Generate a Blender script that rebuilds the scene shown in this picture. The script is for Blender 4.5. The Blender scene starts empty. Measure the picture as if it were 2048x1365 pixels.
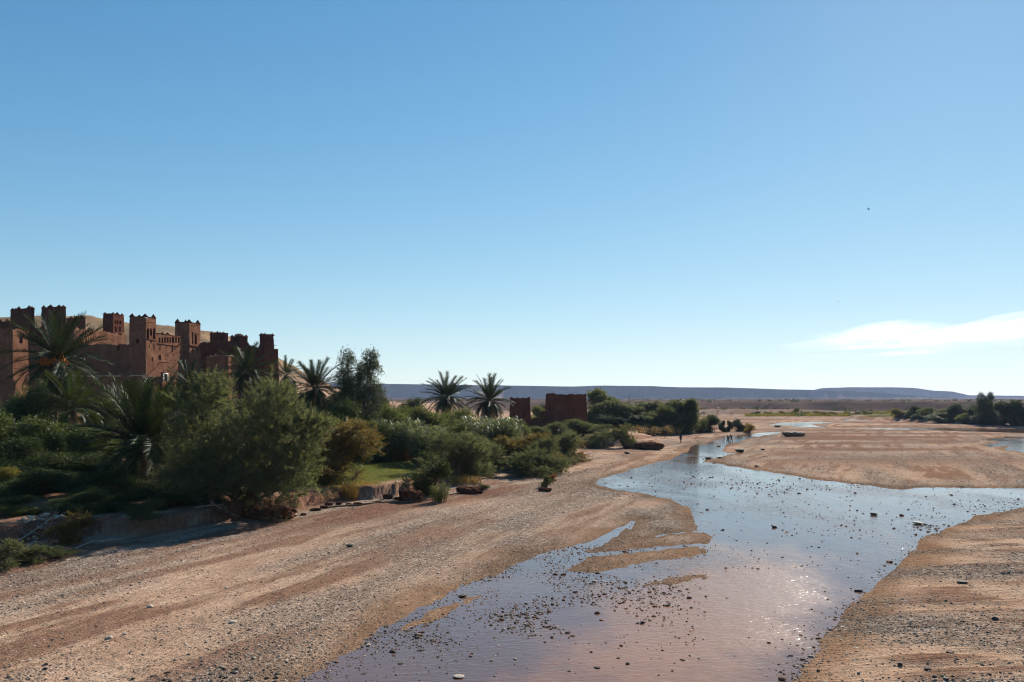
import bpy, math, random
import numpy as np
from mathutils import Matrix, Vector
R = math.radians
sc = bpy.context.scene
col = sc.collection

# ------------------------------------------------------------------ camera, sky, sun, exposure
EYE, F, HOR = 8.5, 1653.0, 800.0            # eye height (m), focal length and horizon row in photo pixels
cam_d = bpy.data.cameras.new('camera'); cam = bpy.data.objects.new('camera', cam_d); col.objects.link(cam)
cam.location = (0, 0, EYE); cam.rotation_euler = (R(90), 0, 0)
cam_d.sensor_width = 36.0; cam_d.lens = 36.0 * F / 2048.0
cam_d.shift_y = (HOR - 682.5) / 2048.0
cam_d.clip_start = 0.5; cam_d.clip_end = 200000
sc.camera = cam
SUN_AZ, SUN_EL = 28.0, 27.5
w = bpy.data.worlds.new('World'); sc.world = w; w.use_nodes = True
nt = w.node_tree; nt.nodes.clear()
sky = nt.nodes.new('ShaderNodeTexSky'); sky.sky_type = 'NISHITA'; sky.sun_disc = False
sky.sun_elevation = R(SUN_EL); sky.sun_rotation = R(SUN_AZ)
sky.air_density = 1.0; sky.dust_density = 0.1; sky.ozone_density = 2.0; sky.altitude = 1300
bg = nt.nodes.new('ShaderNodeBackground'); bg.inputs['Strength'].default_value = 0.085
wo = nt.nodes.new('ShaderNodeOutputWorld')
# one tone curve for the whole sky: c / (1 + k c), as the camera compresses the bright horizon
hs = nt.nodes.new('ShaderNodeHueSaturation'); hs.inputs['Saturation'].default_value = 1.28
tint = nt.nodes.new('ShaderNodeVectorMath'); tint.operation = 'MULTIPLY'; tint.inputs[1].default_value = (.90, 1.02, 1.06)
mad = nt.nodes.new('ShaderNodeVectorMath'); mad.operation = 'MULTIPLY_ADD'; mad.inputs[1].default_value = (.115, .115, .115); mad.inputs[2].default_value = (1, 1, 1)
div = nt.nodes.new('ShaderNodeVectorMath'); div.operation = 'DIVIDE'
nt.links.new(sky.outputs[0], tint.inputs[0]); nt.links.new(tint.outputs[0], mad.inputs[0])
nt.links.new(tint.outputs[0], div.inputs[0]); nt.links.new(mad.outputs[0], div.inputs[1])
nt.links.new(div.outputs[0], hs.inputs['Color']); nt.links.new(hs.outputs[0], bg.inputs['Color'])
nt.links.new(bg.outputs[0], wo.inputs[0])
sd_ = bpy.data.lights.new('sun', 'SUN'); sd_.energy = 5.0; sd_.angle = R(0.5); sd_.color = (1.0, 0.93, 0.82)
sun = bpy.data.objects.new('sun', sd_); col.objects.link(sun)
SUNV = Vector((math.sin(R(SUN_AZ)) * math.cos(R(SUN_EL)), math.cos(R(SUN_AZ)) * math.cos(R(SUN_EL)), math.sin(R(SUN_EL))))
sun.rotation_euler = SUNV.to_track_quat('Z', 'Y').to_euler(); sun.location = (60, 60, 90)
sc.view_settings.view_transform = 'Standard'; sc.view_settings.look = 'None'
sc.view_settings.exposure = 1.2; sc.view_settings.gamma = 1.0
sc.render.engine = 'CYCLES'
sc.cycles.use_denoising = True; sc.cycles.filter_width = 1.1; sc.cycles.use_adaptive_sampling = False
sc.cycles.max_bounces = 6; sc.cycles.volume_bounces = 1; sc.cycles.sample_clamp_indirect = 6
sc.cycles.caustics_reflective = False; sc.cycles.caustics_refractive = False

# ------------------------------------------------------------------ small tools
def tag(o, label=None, cat=None, group=None, kind=None):
    if label: o['label'] = label
    if cat: o['category'] = cat
    if group: o['group'] = group
    if kind: o['kind'] = kind
    return o
def empty(name, loc, label=None, cat=None, group=None):
    o = bpy.data.objects.new(name, None); o.location = loc; o.empty_display_size = 0.3
    col.objects.link(o); return tag(o, label, cat, group)
def attach(o, parent):
    o.parent = parent
    if parent is not None and parent.type == 'EMPTY':
        o.matrix_parent_inverse = Matrix.Translation(-Vector(parent.location))
    return o
def mesh(name, V, FS, smooth=False, mat_idx=None):
    """V (n,3); FS list of int arrays, each (m,k)"""
    me = bpy.data.meshes.new(name)
    V = np.asarray(V, dtype=np.float32)
    FS = [np.asarray(f, dtype=np.int32) for f in FS if len(f)]
    tot = np.concatenate([np.full(len(f), f.shape[1], np.int32) for f in FS])
    idx = np.concatenate([f.ravel() for f in FS])
    start = np.concatenate([[0], np.cumsum(tot)[:-1]]).astype(np.int32)
    me.vertices.add(len(V)); me.vertices.foreach_set('co', V.ravel())
    me.loops.add(len(idx)); me.loops.foreach_set('vertex_index', idx)
    me.polygons.add(len(tot)); me.polygons.foreach_set('loop_start', start)
    if smooth: me.polygons.foreach_set('use_smooth', np.ones(len(tot), bool))
    if mat_idx is not None: me.polygons.foreach_set('material_index', np.asarray(mat_idx, np.int32))
    me.update(calc_edges=True); me.validate()
    return me
def obj(name, me, mats=None, parent=None, loc=None):
    o = bpy.data.objects.new(name, me); col.objects.link(o)
    if mats is not None:
        for m in (mats if isinstance(mats, (list, tuple)) else [mats]):
            if len(me.materials) < (len(mats) if isinstance(mats, (list, tuple)) else 1): me.materials.append(m)
    if loc is not None: o.location = loc
    if parent is not None: attach(o, parent)
    return o
class MB:
    """collects vertices and faces"""
    def __init__(s): s.v = []; s.f = {}; s.n = 0
    def add(s, V, Fc):
        V = np.asarray(V, float).reshape(-1, 3)
        Fc = np.asarray(Fc, int)
        s.v.append(V); s.f.setdefault(Fc.shape[1], []).append(Fc + s.n); s.n += len(V)
    def mesh(s, name, smooth=False):
        return mesh(name, np.concatenate(s.v), [np.concatenate(f) for f in s.f.values()], smooth)
    def box(s, c, sx, sy, sz, rz=0.0):
        q = np.array([[x, y, z] for z in (-.5, .5) for y in (-.5, .5) for x in (-.5, .5)]) * [sx, sy, sz]
        ca, sa = math.cos(rz), math.sin(rz)
        q = np.stack([q[:, 0] * ca - q[:, 1] * sa, q[:, 0] * sa + q[:, 1] * ca, q[:, 2]], 1) + c
        s.add(q, [[0, 2, 3, 1], [4, 5, 7, 6], [0, 1, 5, 4], [2, 6, 7, 3], [0, 4, 6, 2], [1, 3, 7, 5]])
    def tube(s, P, rad, n=5):
        P = np.asarray(P, float); m = len(P)
        rad = np.broadcast_to(np.asarray(rad, float), (m,))
        T = np.gradient(P, axis=0); T /= np.linalg.norm(T, axis=1)[:, None] + 1e-9
        ref = np.array([0, 0, 1.0]) if abs(T[0, 2]) < .8 else np.array([1.0, 0, 0])
        A = np.cross(T, ref); A /= np.linalg.norm(A, axis=1)[:, None] + 1e-9
        B = np.cross(T, A)
        th = np.arange(n) * 2 * math.pi / n
        V = P[:, None] + rad[:, None, None] * (np.cos(th)[None, :, None] * A[:, None] + np.sin(th)[None, :, None] * B[:, None])
        Fc = []
        for i in range(m - 1):
            for k in range(n):
                k2 = (k + 1) % n
                Fc.append([i * n + k, i * n + k2, (i + 1) * n + k2, (i + 1) * n + k])
        s.add(V.reshape(-1, 3), Fc)
        s.add(V[-1], [[k for k in (0, i, i + 1)] for i in range(1, n - 1)])

# value noise
def _h(ix, iy, iz, seed):
    n = (ix.astype(np.int64) * 374761393 + iy.astype(np.int64) * 668265263 + iz.astype(np.int64) * 2147483647 + seed * 974634777) & 0xFFFFFFFF
    n = ((n ^ (n >> 13)) * 1274126177) & 0xFFFFFFFF
    n = (n ^ (n >> 16)) & 0xFFFFFFFF
    return n / 4294967295.0
def vn2(x, y, seed=0):
    x = np.asarray(x, float); y = np.asarray(y, float)
    ix = np.floor(x); iy = np.floor(y); fx = x - ix; fy = y - iy
    fx = fx * fx * (3 - 2 * fx); fy = fy * fy * (3 - 2 * fy)
    ix = ix.astype(np.int64); iy = iy.astype(np.int64); z = np.zeros_like(ix)
    a = _h(ix, iy, z, seed); b = _h(ix + 1, iy, z, seed); c = _h(ix, iy + 1, z, seed); d = _h(ix + 1, iy + 1, z, seed)
    return ((a + (b - a) * fx) * (1 - fy) + (c + (d - c) * fx) * fy) * 2 - 1
def vn3(p, seed=0):
    p = np.asarray(p, float); i = np.floor(p); f = p - i; f = f * f * (3 - 2 * f); i = i.astype(np.int64)
    r = 0
    for dx in (0, 1):
        for dy in (0, 1):
            for dz in (0, 1):
                wgt = (f[:, 0] if dx else 1 - f[:, 0]) * (f[:, 1] if dy else 1 - f[:, 1]) * (f[:, 2] if dz else 1 - f[:, 2])
                r = r + wgt * _h(i[:, 0] + dx, i[:, 1] + dy, i[:, 2] + dz, seed)
    return r * 2 - 1
def fbm(x, y, o=4, seed=0):
    r = 0; a = 1.0; t = 0
    for k in range(o):
        r = r + a * vn2(x * 2 ** k + k * 17.3, y * 2 ** k - k * 9.1, seed + k); t += a; a *= .5
    return r / t
def sst(a, b, x):
    t = np.clip((x - a) / (b - a), 0, 1); return t * t * (3 - 2 * t)

# ------------------------------------------------------------------ materials
def M(name):
    m = bpy.data.materials.new(name); m.use_nodes = True
    n = m.node_tree; n.nodes.clear()
    out = n.nodes.new('ShaderNodeOutputMaterial')
    return m, n, out
class NT:
    def __init__(s, n): s.n = n
    def new(s, t, **kw):
        nd = s.n.nodes.new('ShaderNode' + t)
        for k, v in kw.items():
            if k in nd.inputs.keys(): pass
            setattr(nd, k, v)
        return nd
    def l(s, a, b): s.n.links.new(a, b)
    def noise(s, scale, detail=4, rough=.55, vec=None, dist=0.0):
        nd = s.new('TexNoise'); nd.inputs['Scale'].default_value = scale; nd.inputs['Detail'].default_value = detail
        nd.inputs['Roughness'].default_value = rough; nd.inputs['Distortion'].default_value = dist
        if vec is not None: s.l(vec, nd.inputs['Vector'])
        return nd
    def ramp(s, fac, stops):
        nd = s.new('ValToRGB'); e = nd.color_ramp.elements
        while len(e) < len(stops): e.new(0.5)
        for k, (p, c) in enumerate(stops):
            e[k].position = p; e[k].color = (*c, 1) if len(c) == 3 else c
        s.l(fac, nd.inputs['Fac']); return nd.outputs['Color']
    def mix(s, fac, a, b, mode='MIX'):
        nd = s.new('Mix'); nd.data_type = 'RGBA'; nd.blend_type = mode
        for sock, v in ((nd.inputs[0], fac), (nd.inputs[6], a), (nd.inputs[7], b)):
            if isinstance(v, (int, float)): sock.default_value = v
            elif isinstance(v, tuple): sock.default_value = (*v, 1)
            else: s.l(v, sock)
        return nd.outputs[2]
    def math(s, op, a, b=None):
        nd = s.new('Math'); nd.operation = op
        for sock, v in ((nd.inputs[0], a), (nd.inputs[1], b)):
            if v is None: continue
            if isinstance(v, (int, float)): sock.default_value = v
            else: s.l(v, sock)
        return nd.outputs[0]
    def bump(s, h, dist, strength=1.0, normal=None):
        nd = s.new('Bump'); nd.inputs['Distance'].default_value = dist; nd.inputs['Strength'].default_value = strength
        s.l(h, nd.inputs['Height'])
        if normal is not None: s.l(normal, nd.inputs['Normal'])
        return nd.outputs[0]
    def coord(s, scale=None, rot=None):
        tc = s.new('TexCoord').outputs['Object']
        if scale is None and rot is None: return tc
        mp = s.new('Mapping'); s.l(tc, mp.inputs['Vector'])
        mp.vector_type = 'TEXTURE'          # stretch along rotated axes
        if scale: mp.inputs['Scale'].default_value = tuple(1 / q for q in scale)
        if rot: mp.inputs['Rotation'].default_value = rot
        return mp.outputs[0]
    def bsdf(s, color, rough=.9, spec=.2, normal=None):
        nd = s.new('BsdfPrincipled'); nd.inputs['Roughness'].default_value = rough
        nd.inputs['Specular IOR Level'].default_value = spec
        if isinstance(color, tuple): nd.inputs['Base Color'].default_value = (*color, 1)
        else: s.l(color, nd.inputs['Base Color'])
        if normal is not None: s.l(normal, nd.inputs['Normal'])
        return nd

def mat_ground():
    m, n, out = M('riverbed_ground'); t = NT(n)
    at = t.new('Attribute'); at.attribute_name = 'mask'
    sp = t.new('SeparateColor'); t.l(at.outputs['Color'], sp.inputs[0])
    gravel, wet, grass = sp.outputs[0], sp.outputs[1], sp.outputs[2]; soil = at.outputs['Alpha']
    co = t.coord()
    n1 = t.noise(.35, 6, .6, co); n2 = t.noise(3.0, 5, .65, co); n3 = t.noise(14.0, 3, .6, co)
    st = t.noise(1.0, 4, .6, t.coord((2.6, .35, 1), (0, 0, R(-22))))
    sd = t.new('Attribute'); sd.attribute_name = 'side'
    fl = t.noise(1.0, 5, .7, t.coord((5.5, .9, 1), (0, 0, R(-22)))); fr_ = t.noise(1.0, 5, .7, t.coord((.8, 6.0, 1), (0, 0, R(4))))
    fine = t.mix(sd.outputs['Fac'], fl.outputs['Color'], fr_.outputs['Color'])
    fine = t.ramp(fine, [(.42, (0, 0, 0)), (.62, (1, 1, 1))])
    sand = t.ramp(n1.outputs['Fac'], [(.3, (.43, .275, .185)), (.52, (.56, .39, .275)), (.75, (.62, .465, .345))])
    sand = t.mix(t.math('MULTIPLY', st.outputs['Fac'], .5), sand, (.30, .18, .115))
    wp = t.new('VectorMath'); wp.operation = 'MULTIPLY_ADD'; t.l(t.noise(1.6, 3, .6, co).outputs['Color'], wp.inputs[0]); wp.inputs[1].default_value = (.9, .9, .9); t.l(co, wp.inputs[2])
    sand = t.mix(t.math('MULTIPLY', t.math('SUBTRACT', 1.0, fine), .34), sand, (.17, .10, .065))
    vo = t.new('TexVoronoi'); vo.inputs['Scale'].default_value = 6.5; vo.inputs['Randomness'].default_value = 1.0; t.l(wp.outputs[0], vo.inputs['Vector'])
    peb = t.ramp(vo.outputs['Color'], [(.0, (.05, .042, .04)), (.3, (.15, .125, .105)), (.65, (.32, .255, .205)), (1, (.6, .52, .44))])
    gcol = t.mix(t.math('MULTIPLY', n3.outputs['Fac'], .5), peb, (.27, .19, .14))
    c = t.mix(gravel, sand, gcol)
    soilc = t.ramp(n2.outputs['Fac'], [(.3, (.13, .064, .043)), (.6, (.215, .115, .076)), (.8, (.31, .18, .122))])
    c = t.mix(soil, c, soilc)
    gr = t.ramp(n2.outputs['Fac'], [(.3, (.10, .075, .035)), (.5, (.085, .1, .026)), (.75, (.14, .15, .04))])
    c = t.mix(grass, c, gr)
    sx = t.new('SeparateXYZ'); t.l(co, sx.inputs[0]); fy = t.new('MapRange'); t.l(t.math('ADD', sx.outputs[1], t.math('MULTIPLY', t.noise(.012, 4, .6, co).outputs['Fac'], 260)), fy.inputs[0])
    fy.inputs[1].default_value = 560; fy.inputs[2].default_value = 800
    dk = t.ramp(t.noise(.02, 5, .65, t.coord((.25, 1, 1))).outputs['Fac'], [(.35, (.062, .044, .04)), (.55, (.105, .075, .062)), (.72, (.17, .125, .095))])
    c = t.mix(t.math('MULTIPLY', fy.outputs[0], t.math('SUBTRACT', 1.0, grass)), c, dk)
    c = t.mix(wet, c, t.mix(1.0, c, (.62, .55, .49), 'MULTIPLY'))
    grit = t.ramp(t.noise(8.0, 6, .78, co).outputs['Fac'], [(.35, (.28, .26, .25)), (.44, (.9, .89, .89)), (.58, (1, 1, 1)), (.72, (1.18, 1.18, 1.18))])
    c = t.mix(t.math('SUBTRACT', 1.0, t.math('MULTIPLY', grass, .7)), c, t.mix(1.0, c, grit, 'MULTIPLY'))
    h = t.math('ADD', t.math('MULTIPLY', n2.outputs['Fac'], .5), t.math('MULTIPLY', st.outputs['Fac'], .45))
    b1 = t.bump(h, .22)
    hv = t.math('MULTIPLY', t.math('SUBTRACT', 1.0, vo.outputs['Distance']), t.math('ADD', gravel, .08))
    b2 = t.bump(hv, .07, 1.0, b1)
    b3 = t.bump(n3.outputs['Fac'], .07, .9, b2)
    b3 = t.bump(fine, .05, 1.0, b3)
    p = t.bsdf(c, .92, .0, b3)
    rr = t.new('MapRange'); t.l(wet, rr.inputs[0]); rr.inputs[3].default_value = .95; rr.inputs[4].default_value = .8
    t.l(rr.outputs[0], p.inputs['Roughness'])
    t.l(p.outputs[0], out.inputs[0]); return m

def mat_water():
    m, n, out = M('muddy_river_water'); t = NT(n)
    co = t.coord()
    big = t.noise(.10, 3, .5, co)
    # the riffle in the main channel: an oval stretch of faster, rougher, muddier water
    mp = t.new('Mapping'); mp.vector_type = 'TEXTURE'; t.l(co, mp.inputs['Vector'])
    mp.inputs['Location'].default_value = (8.6, 34.0, 0); mp.inputs['Rotation'].default_value = (0, 0, R(-24)); mp.inputs['Scale'].default_value = (5.6, 19, 1)
    ln = t.new('VectorMath'); ln.operation = 'LENGTH'; t.l(mp.outputs[0], ln.inputs[0])
    edge = t.noise(.35, 4, .6, t.coord((1, .5, 1)))
    rif = t.new('MapRange'); rif.interpolation_type = 'SMOOTHSTEP'; t.l(t.math('ADD', ln.outputs['Value'], t.math('MULTIPLY', t.math('SUBTRACT', edge.outputs['Fac'], .5), 1.4)), rif.inputs[0])
    rif.inputs[1].default_value = 1.15; rif.inputs[2].default_value = .35; rif.inputs[3].default_value = 0; rif.inputs[4].default_value = 1
    rif = rif.outputs[0]
    mud = t.ramp(big.outputs['Fac'], [(.35, (.085, .047, .034)), (.65, (.125, .064, .042))])
    mud = t.mix(rif, mud, (.23, .105, .043))
    a = t.noise(1.0, 1.5, .5, t.coord((1.5, 4.4, 1), (0, 0, R(10))), .8)
    b = t.noise(1.0, 1.5, .5, t.coord((4, 11, 1), (0, 0, R(-6))), .5)
    cal = t.noise(.16, 4, .6, t.coord((1, .45, 1)), 0.6)
    amt = t.ramp(cal.outputs['Fac'], [(.40, (.18, .18, .18)), (.62, (.75, .75, .75))])
    amt = t.math('ADD', amt, t.math('MULTIPLY', rif, .42))
    h = t.math('MULTIPLY', t.math('ADD', t.math('MULTIPLY', a.outputs['Fac'], .6), t.math('MULTIPLY', b.outputs['Fac'], .32)), amt)
    bp = t.bump(h, .04)
    p = t.bsdf(mud, .03, .5, bp); t.l(t.math('ADD', .03, t.math('MULTIPLY', rif, .13)), p.inputs['Roughness']); p.inputs['IOR'].default_value = 1.46
    t.l(p.outputs[0], out.inputs[0]); return m

def mat_earth(name, c0, c1, c2, bump=.10):
    m, n, out = M(name); t = NT(n); co = t.coord()
    n1 = t.noise(.5, 5, .6, co); n2 = t.noise(2.5, 6, .7, co); n3 = t.noise(9, 4, .6, co)
    lay = t.noise(1.0, 4, .6, t.coord((.35, .35, 2.4)))
    drip = t.noise(1.0, 3, .6, t.coord((2.2, 2.2, .16)))
    c = t.ramp(n1.outputs['Fac'], [(.3, c0), (.55, c1), (.75, c2)])
    c = t.mix(t.math('MULTIPLY', lay.outputs['Fac'], .45), c, c0)
    c = t.mix(t.ramp(drip.outputs['Fac'], [(.5, (0, 0, 0)), (.75, (.45, .45, .45))]), c, tuple(x * .7 for x in c0))
    h = t.math('ADD', t.math('MULTIPLY', n2.outputs['Fac'], .7), t.math('MULTIPLY', lay.outputs['Fac'], .4))
    b = t.bump(h, bump * 1.6); b = t.bump(n3.outputs['Fac'], bump * .35, 1.0, b)
    t.l(t.bsdf(c, .95, .0, b).outputs[0], out.inputs[0]); return m

def mat_leaf(name, ca, cb, trans=.35, rough=.5, spec=.25, cc=None):
    m, n, out = M(name); t = NT(n)
    g = t.new('NewGeometry'); oi = t.new('ObjectInfo')
    nz = t.noise(.8, 2, .5, t.coord())
    f = t.math('ADD', t.math('MULTIPLY', g.outputs['Random Per Island'], .6), t.math('MULTIPLY', nz.outputs['Fac'], .45))
    c = t.ramp(f, [(.15, ca), (.6, cb), (.95, cc or tuple(min(1, x * 1.5) for x in cb))])
    p = t.bsdf(c, rough, spec)
    tr = t.new('BsdfTranslucent'); t.l(t.mix(1.0, c, (1.15, 1.1, .6), 'MULTIPLY'), tr.inputs[0])
    mx = t.new('MixShader'); mx.inputs[0].default_value = trans
    t.l(p.outputs[0], mx.inputs[1]); t.l(tr.outputs[0], mx.inputs[2]); t.l(mx.outputs[0], out.inputs[0]); return m

def mat_flat(name, c, rough=.85, spec=.15, var=.25, scale=6, bump=.02):
    m, n, out = M(name); t = NT(n)
    nz = t.noise(scale, 4, .6, t.coord())
    cc = t.ramp(nz.outputs['Fac'], [(.3, tuple(x * (1 - var) for x in c)), (.7, tuple(x * (1 + var) for x in c))])
    t.l(t.bsdf(cc, rough, spec, t.bump(nz.outputs['Fac'], bump)).outputs[0], out.inputs[0]); return m

def mat_stone(name='river_stone', ramp=None):
    m, n, out = M(name); t = NT(n)
    g = t.new('NewGeometry'); oi = t.new('ObjectInfo')
    rnd = t.math('FRACT', t.math('ADD', g.outputs['Random Per Island'], t.math('MULTIPLY', oi.outputs['Random'], 7.31)))
    c = t.ramp(rnd, ramp or [(.0, (.04, .034, .03)), (.35, (.085, .068, .058)), (.6, (.14, .105, .08)), (.82, (.12, .06, .042)), (.93, (.26, .21, .165)), (1, (.40, .35, .3))])
    nz = t.noise(9, 4, .6, t.coord())
    c = t.mix(t.math('MULTIPLY', nz.outputs['Fac'], .4), c, (.16, .12, .09))
    t.l(t.bsdf(c, .9, .03, t.bump(nz.outputs['Fac'], .03)).outputs[0], out.inputs[0]); return m

MT = dict(
    ground=mat_ground(), water=mat_water(), stone=mat_stone(),
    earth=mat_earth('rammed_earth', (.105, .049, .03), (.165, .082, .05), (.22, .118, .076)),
    earth2=mat_earth('rammed_earth_dark', (.058, .023, .015), (.09, .036, .022), (.12, .052, .032)),  # shade put into the colour for unlit towers; trim and recesses share it
    ruin=mat_earth('red_rammed_earth', (.098, .033, .019), (.135, .047, .027), (.165, .064, .038)),
    clod=mat_earth('red_soil', (.06, .028, .02), (.105, .048, .031), (.16, .08, .052), .25),
    plateau=mat_earth('plateau_rock', (.10, .066, .055), (.14, .095, .076), (.175, .125, .095), 1.5),
    wood=mat_flat('old_wood', (.15, .095, .06)), pale_wood=mat_flat('bleached_wood', (.38, .31, .25)),
    white=mat_flat('whitewash', (.62, .55, .48), scale=3), dark_wood=mat_flat('dark_shutter', (.055, .03, .022)),
    bark=mat_flat('bark', (.10, .07, .05), scale=10, bump=.05), palm_bark=mat_flat('palm_bark', (.12, .08, .05), scale=7, bump=.08),
    tam=mat_leaf('tamarisk_leaf', (.05, .058, .034), (.108, .117, .068), .46, .7, .05),
    tam_grey=mat_leaf('grey_tamarisk_leaf', (.045, .056, .028), (.092, .105, .052), .42, .7, .05),
    tam_rust=mat_leaf('rust_tamarisk_leaf', (.065, .05, .017), (.14, .1, .034), .42, .6, .15),
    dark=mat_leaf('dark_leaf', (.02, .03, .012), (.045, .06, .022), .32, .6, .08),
    broad=mat_leaf('glossy_leaf', (.027, .038, .014), (.06, .078, .026), .36, .55, .10, (.11, .14, .05)),
    autumn=mat_leaf('yellowing_leaf', (.06, .05, .014), (.14, .12, .03), .4, .7, .04),
    eucalyptus=mat_leaf('eucalyptus_leaf', (.026, .034, .018), (.06, .072, .04), .34, .55, .12),
    willow=mat_leaf('willow_leaf', (.042, .054, .021), (.094, .108, .04), .42, .65, .06),
    pale=mat_leaf('pale_leaf', (.06, .072, .026), (.12, .13, .048), .4, .7, .04),
    palm=mat_leaf('palm_leaflet', (.012, .019, .009), (.03, .041, .017), .2, .6, .10),
    palm_y=mat_leaf('young_palm_leaflet', (.018, .027, .008), (.042, .056, .015), .26, .55, .15),
    palm_dead=mat_leaf('dry_palm_leaflet', (.10, .06, .03), (.2, .125, .06), .3, .7, .1),
    reed=mat_leaf('reed_blade', (.05, .065, .028), (.11, .13, .055), .35, .5, .25, (.28, .29, .18)),
    straw=mat_leaf('dry_grass', (.13, .08, .028), (.26, .17, .06), .4, .7, .1),
    rustgrass=mat_leaf('rust_grass', (.12, .05, .02), (.22, .10, .04), .4, .7, .1),
    grass=mat_leaf('green_grass', (.06, .075, .018), (.125, .145, .036), .45, .6, .15),
    date=mat_flat('date_stalk', (.42, .13, .02)), bird=mat_flat('feather', (.035, .032, .03)),
)

# ------------------------------------------------------------------ the lie of the land (plan, metres; x right, y ahead)
def gp(px, py, z=0.0):
    d = (EYE - z) * F / (py - HOR); return ((px - 1024) / F * d, d)
def poly(pts, z=0.0): return np.array([gp(a, b, z) for a, b in pts])
WATER = [
    poly([(440, 1460), (590, 1365), (700, 1300), (760, 1262), (860, 1205), (930, 1172), (1000, 1142), (1060, 1117), (1130, 1095),
          (1190, 1075), (1240, 1051), (1278, 1039), (1255, 1062), (1205, 1098), (1262, 1090), (1330, 1068), (1395, 1062), (1388, 1036), (1376, 1016),
          (1340, 1000), (1290, 988), (1225, 980), (1175, 968), (1190, 958), (1240, 945), (1290, 931), (1340, 918), (1368, 906), (1376, 895),
          (1410, 885), (1460, 873), (1495, 868), (1560, 864), (1520, 874), (1480, 884), (1452, 893), (1447, 903), (1478, 908), (1440, 915),
          (1418, 924), (1480, 935), (1560, 947), (1650, 962), (1720, 970), (1790, 979), (1850, 975), (1950, 977), (2060, 977), (2500, 985),
          (2500, 1012), (2060, 1013), (1960, 1030), (1900, 1053), (1842, 1080), (1828, 1112), (1790, 1140), (1740, 1175), (1690, 1222), (1658, 1262),
          (1630, 1310), (1590, 1365), (1530, 1460)]),
    poly([(1540, 849), (1570, 845), (1640, 844), (1665, 846), (1620, 849), (1648, 856), (1600, 855)]),
    poly([(1680, 842), (1700, 838.5), (1790, 836), (1760, 840), (1720, 842)]),
    poly([(1700, 858), (1830, 856), (1930, 856.5), (2060, 857.5), (2400, 859), (2400, 869), (2060, 867.5), (1930, 863.5), (1830, 861)]),
    poly([(1975, 880), (2020, 873), (2060, 873), (2300, 876), (2300, 915), (2060, 908), (2015, 900), (2030, 888), (1985, 894), (1970, 891), (2010, 884)]),
]
BARS = [poly([(1180, 1104), (1250, 1084), (1330, 1071), (1392, 1064), (1418, 1074), (1412, 1086), (1350, 1091), (1240, 1101)]),
        poly([(1135, 1142), (1190, 1116), (1300, 1103), (1396, 1093), (1402, 1105), (1390, 1113), (1300, 1123), (1190, 1144)]),
        poly([(1290, 1172), (1330, 1158), (1395, 1150), (1400, 1155), (1350, 1168)]),
        poly([(800, 1262), (860, 1225), (950, 1190), (960, 1195), (880, 1235)])]
TERR = np.concatenate([poly([(-700, 1235), (-300, 1170), (0, 1103), (60, 1090), (130, 1080), (190, 1078), (300, 1073), (400, 1056), (480, 1041), (600, 1026),
        (650, 1012), (720, 1002), (800, 994), (870, 984), (920, 966), (960, 954), (1010, 945), (1060, 946), (1110, 934), (1150, 914), (1160, 898),
        (1200, 893), (1260, 896), (1318, 893), (1326, 886), (1290, 874), (1340, 868), (1400, 864), (1440, 861), (1505, 859), (1500, 852), (1440, 843), (1385, 837)], .25),
        np.array([(60, 520), (-1500, 1200), (-1500, 20)])])
RIGHT = np.concatenate([poly([(1690, 836), (1745, 841), (1850, 848), (1950, 850.5), (2048, 850), (2500, 852)]), np.array([(700, 270), (700, 520), (300, 520)])])
LAWN = poly([(640, 985), (700, 978), (800, 968), (850, 945), (845, 915), (760, 912), (700, 920), (650, 950)], 1.15)
GREY = poly([(-200, 1185), (0, 1150), (200, 1112), (330, 1097), (345, 1108), (210, 1152), (120, 1182), (0, 1196), (-200, 1240)], .1)
TRACKS = [poly([(-60, 1262), (150, 1222), (330, 1168), (520, 1118), (760, 1072)]), poly([(-60, 1335), (80, 1275), (260, 1218), (430, 1168)]),
          poly([(-40, 1216), (80, 1188), (210, 1160)])]

def sdist(P, X, Y):
    """distance to polygon P, negative inside"""
    d2 = np.full(X.shape, 1e18); ins = np.zeros(X.shape, bool)
    for k in range(len(P)):
        ax, ay = P[k]; bx, by = P[(k + 1) % len(P)]
        ex, ey = bx - ax, by - ay
        t = np.clip(((X - ax) * ex + (Y - ay) * ey) / (ex * ex + ey * ey + 1e-12), 0, 1)
        d2 = np.minimum(d2, (X - ax - t * ex) ** 2 + (Y - ay - t * ey) ** 2)
        c = (ay > Y) != (by > Y)
        ins ^= c & (X < (bx - ax) * (Y - ay) / (by - ay + 1e-12) + ax)
    return np.where(ins, -1, 1) * np.sqrt(d2)
def ldist(P, X, Y):
    d2 = np.full(X.shape, 1e18)
    for k in range(len(P) - 1):
        ax, ay = P[k]; ex, ey = P[k + 1] - P[k]
        t = np.clip(((X - ax) * ex + (Y - ay) * ey) / (ex * ex + ey * ey), 0, 1)
        d2 = np.minimum(d2, (X - ax - t * ex) ** 2 + (Y - ay - t * ey) ** 2)
    return np.sqrt(d2)
_rx = np.array([-400, -240, -186, -161, -150, -140, -131, -113, -108, -95, -85.5, -77, -68, -58, -40, -10]) * 1.0
_rz = np.array([40, 38, 38.0, 40.2, 40.6, 39.2, 37.5, 36.0, 33.5, 28.5, 22.5, 18.0, 10.5, 6.0, 0, 0.0])
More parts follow.
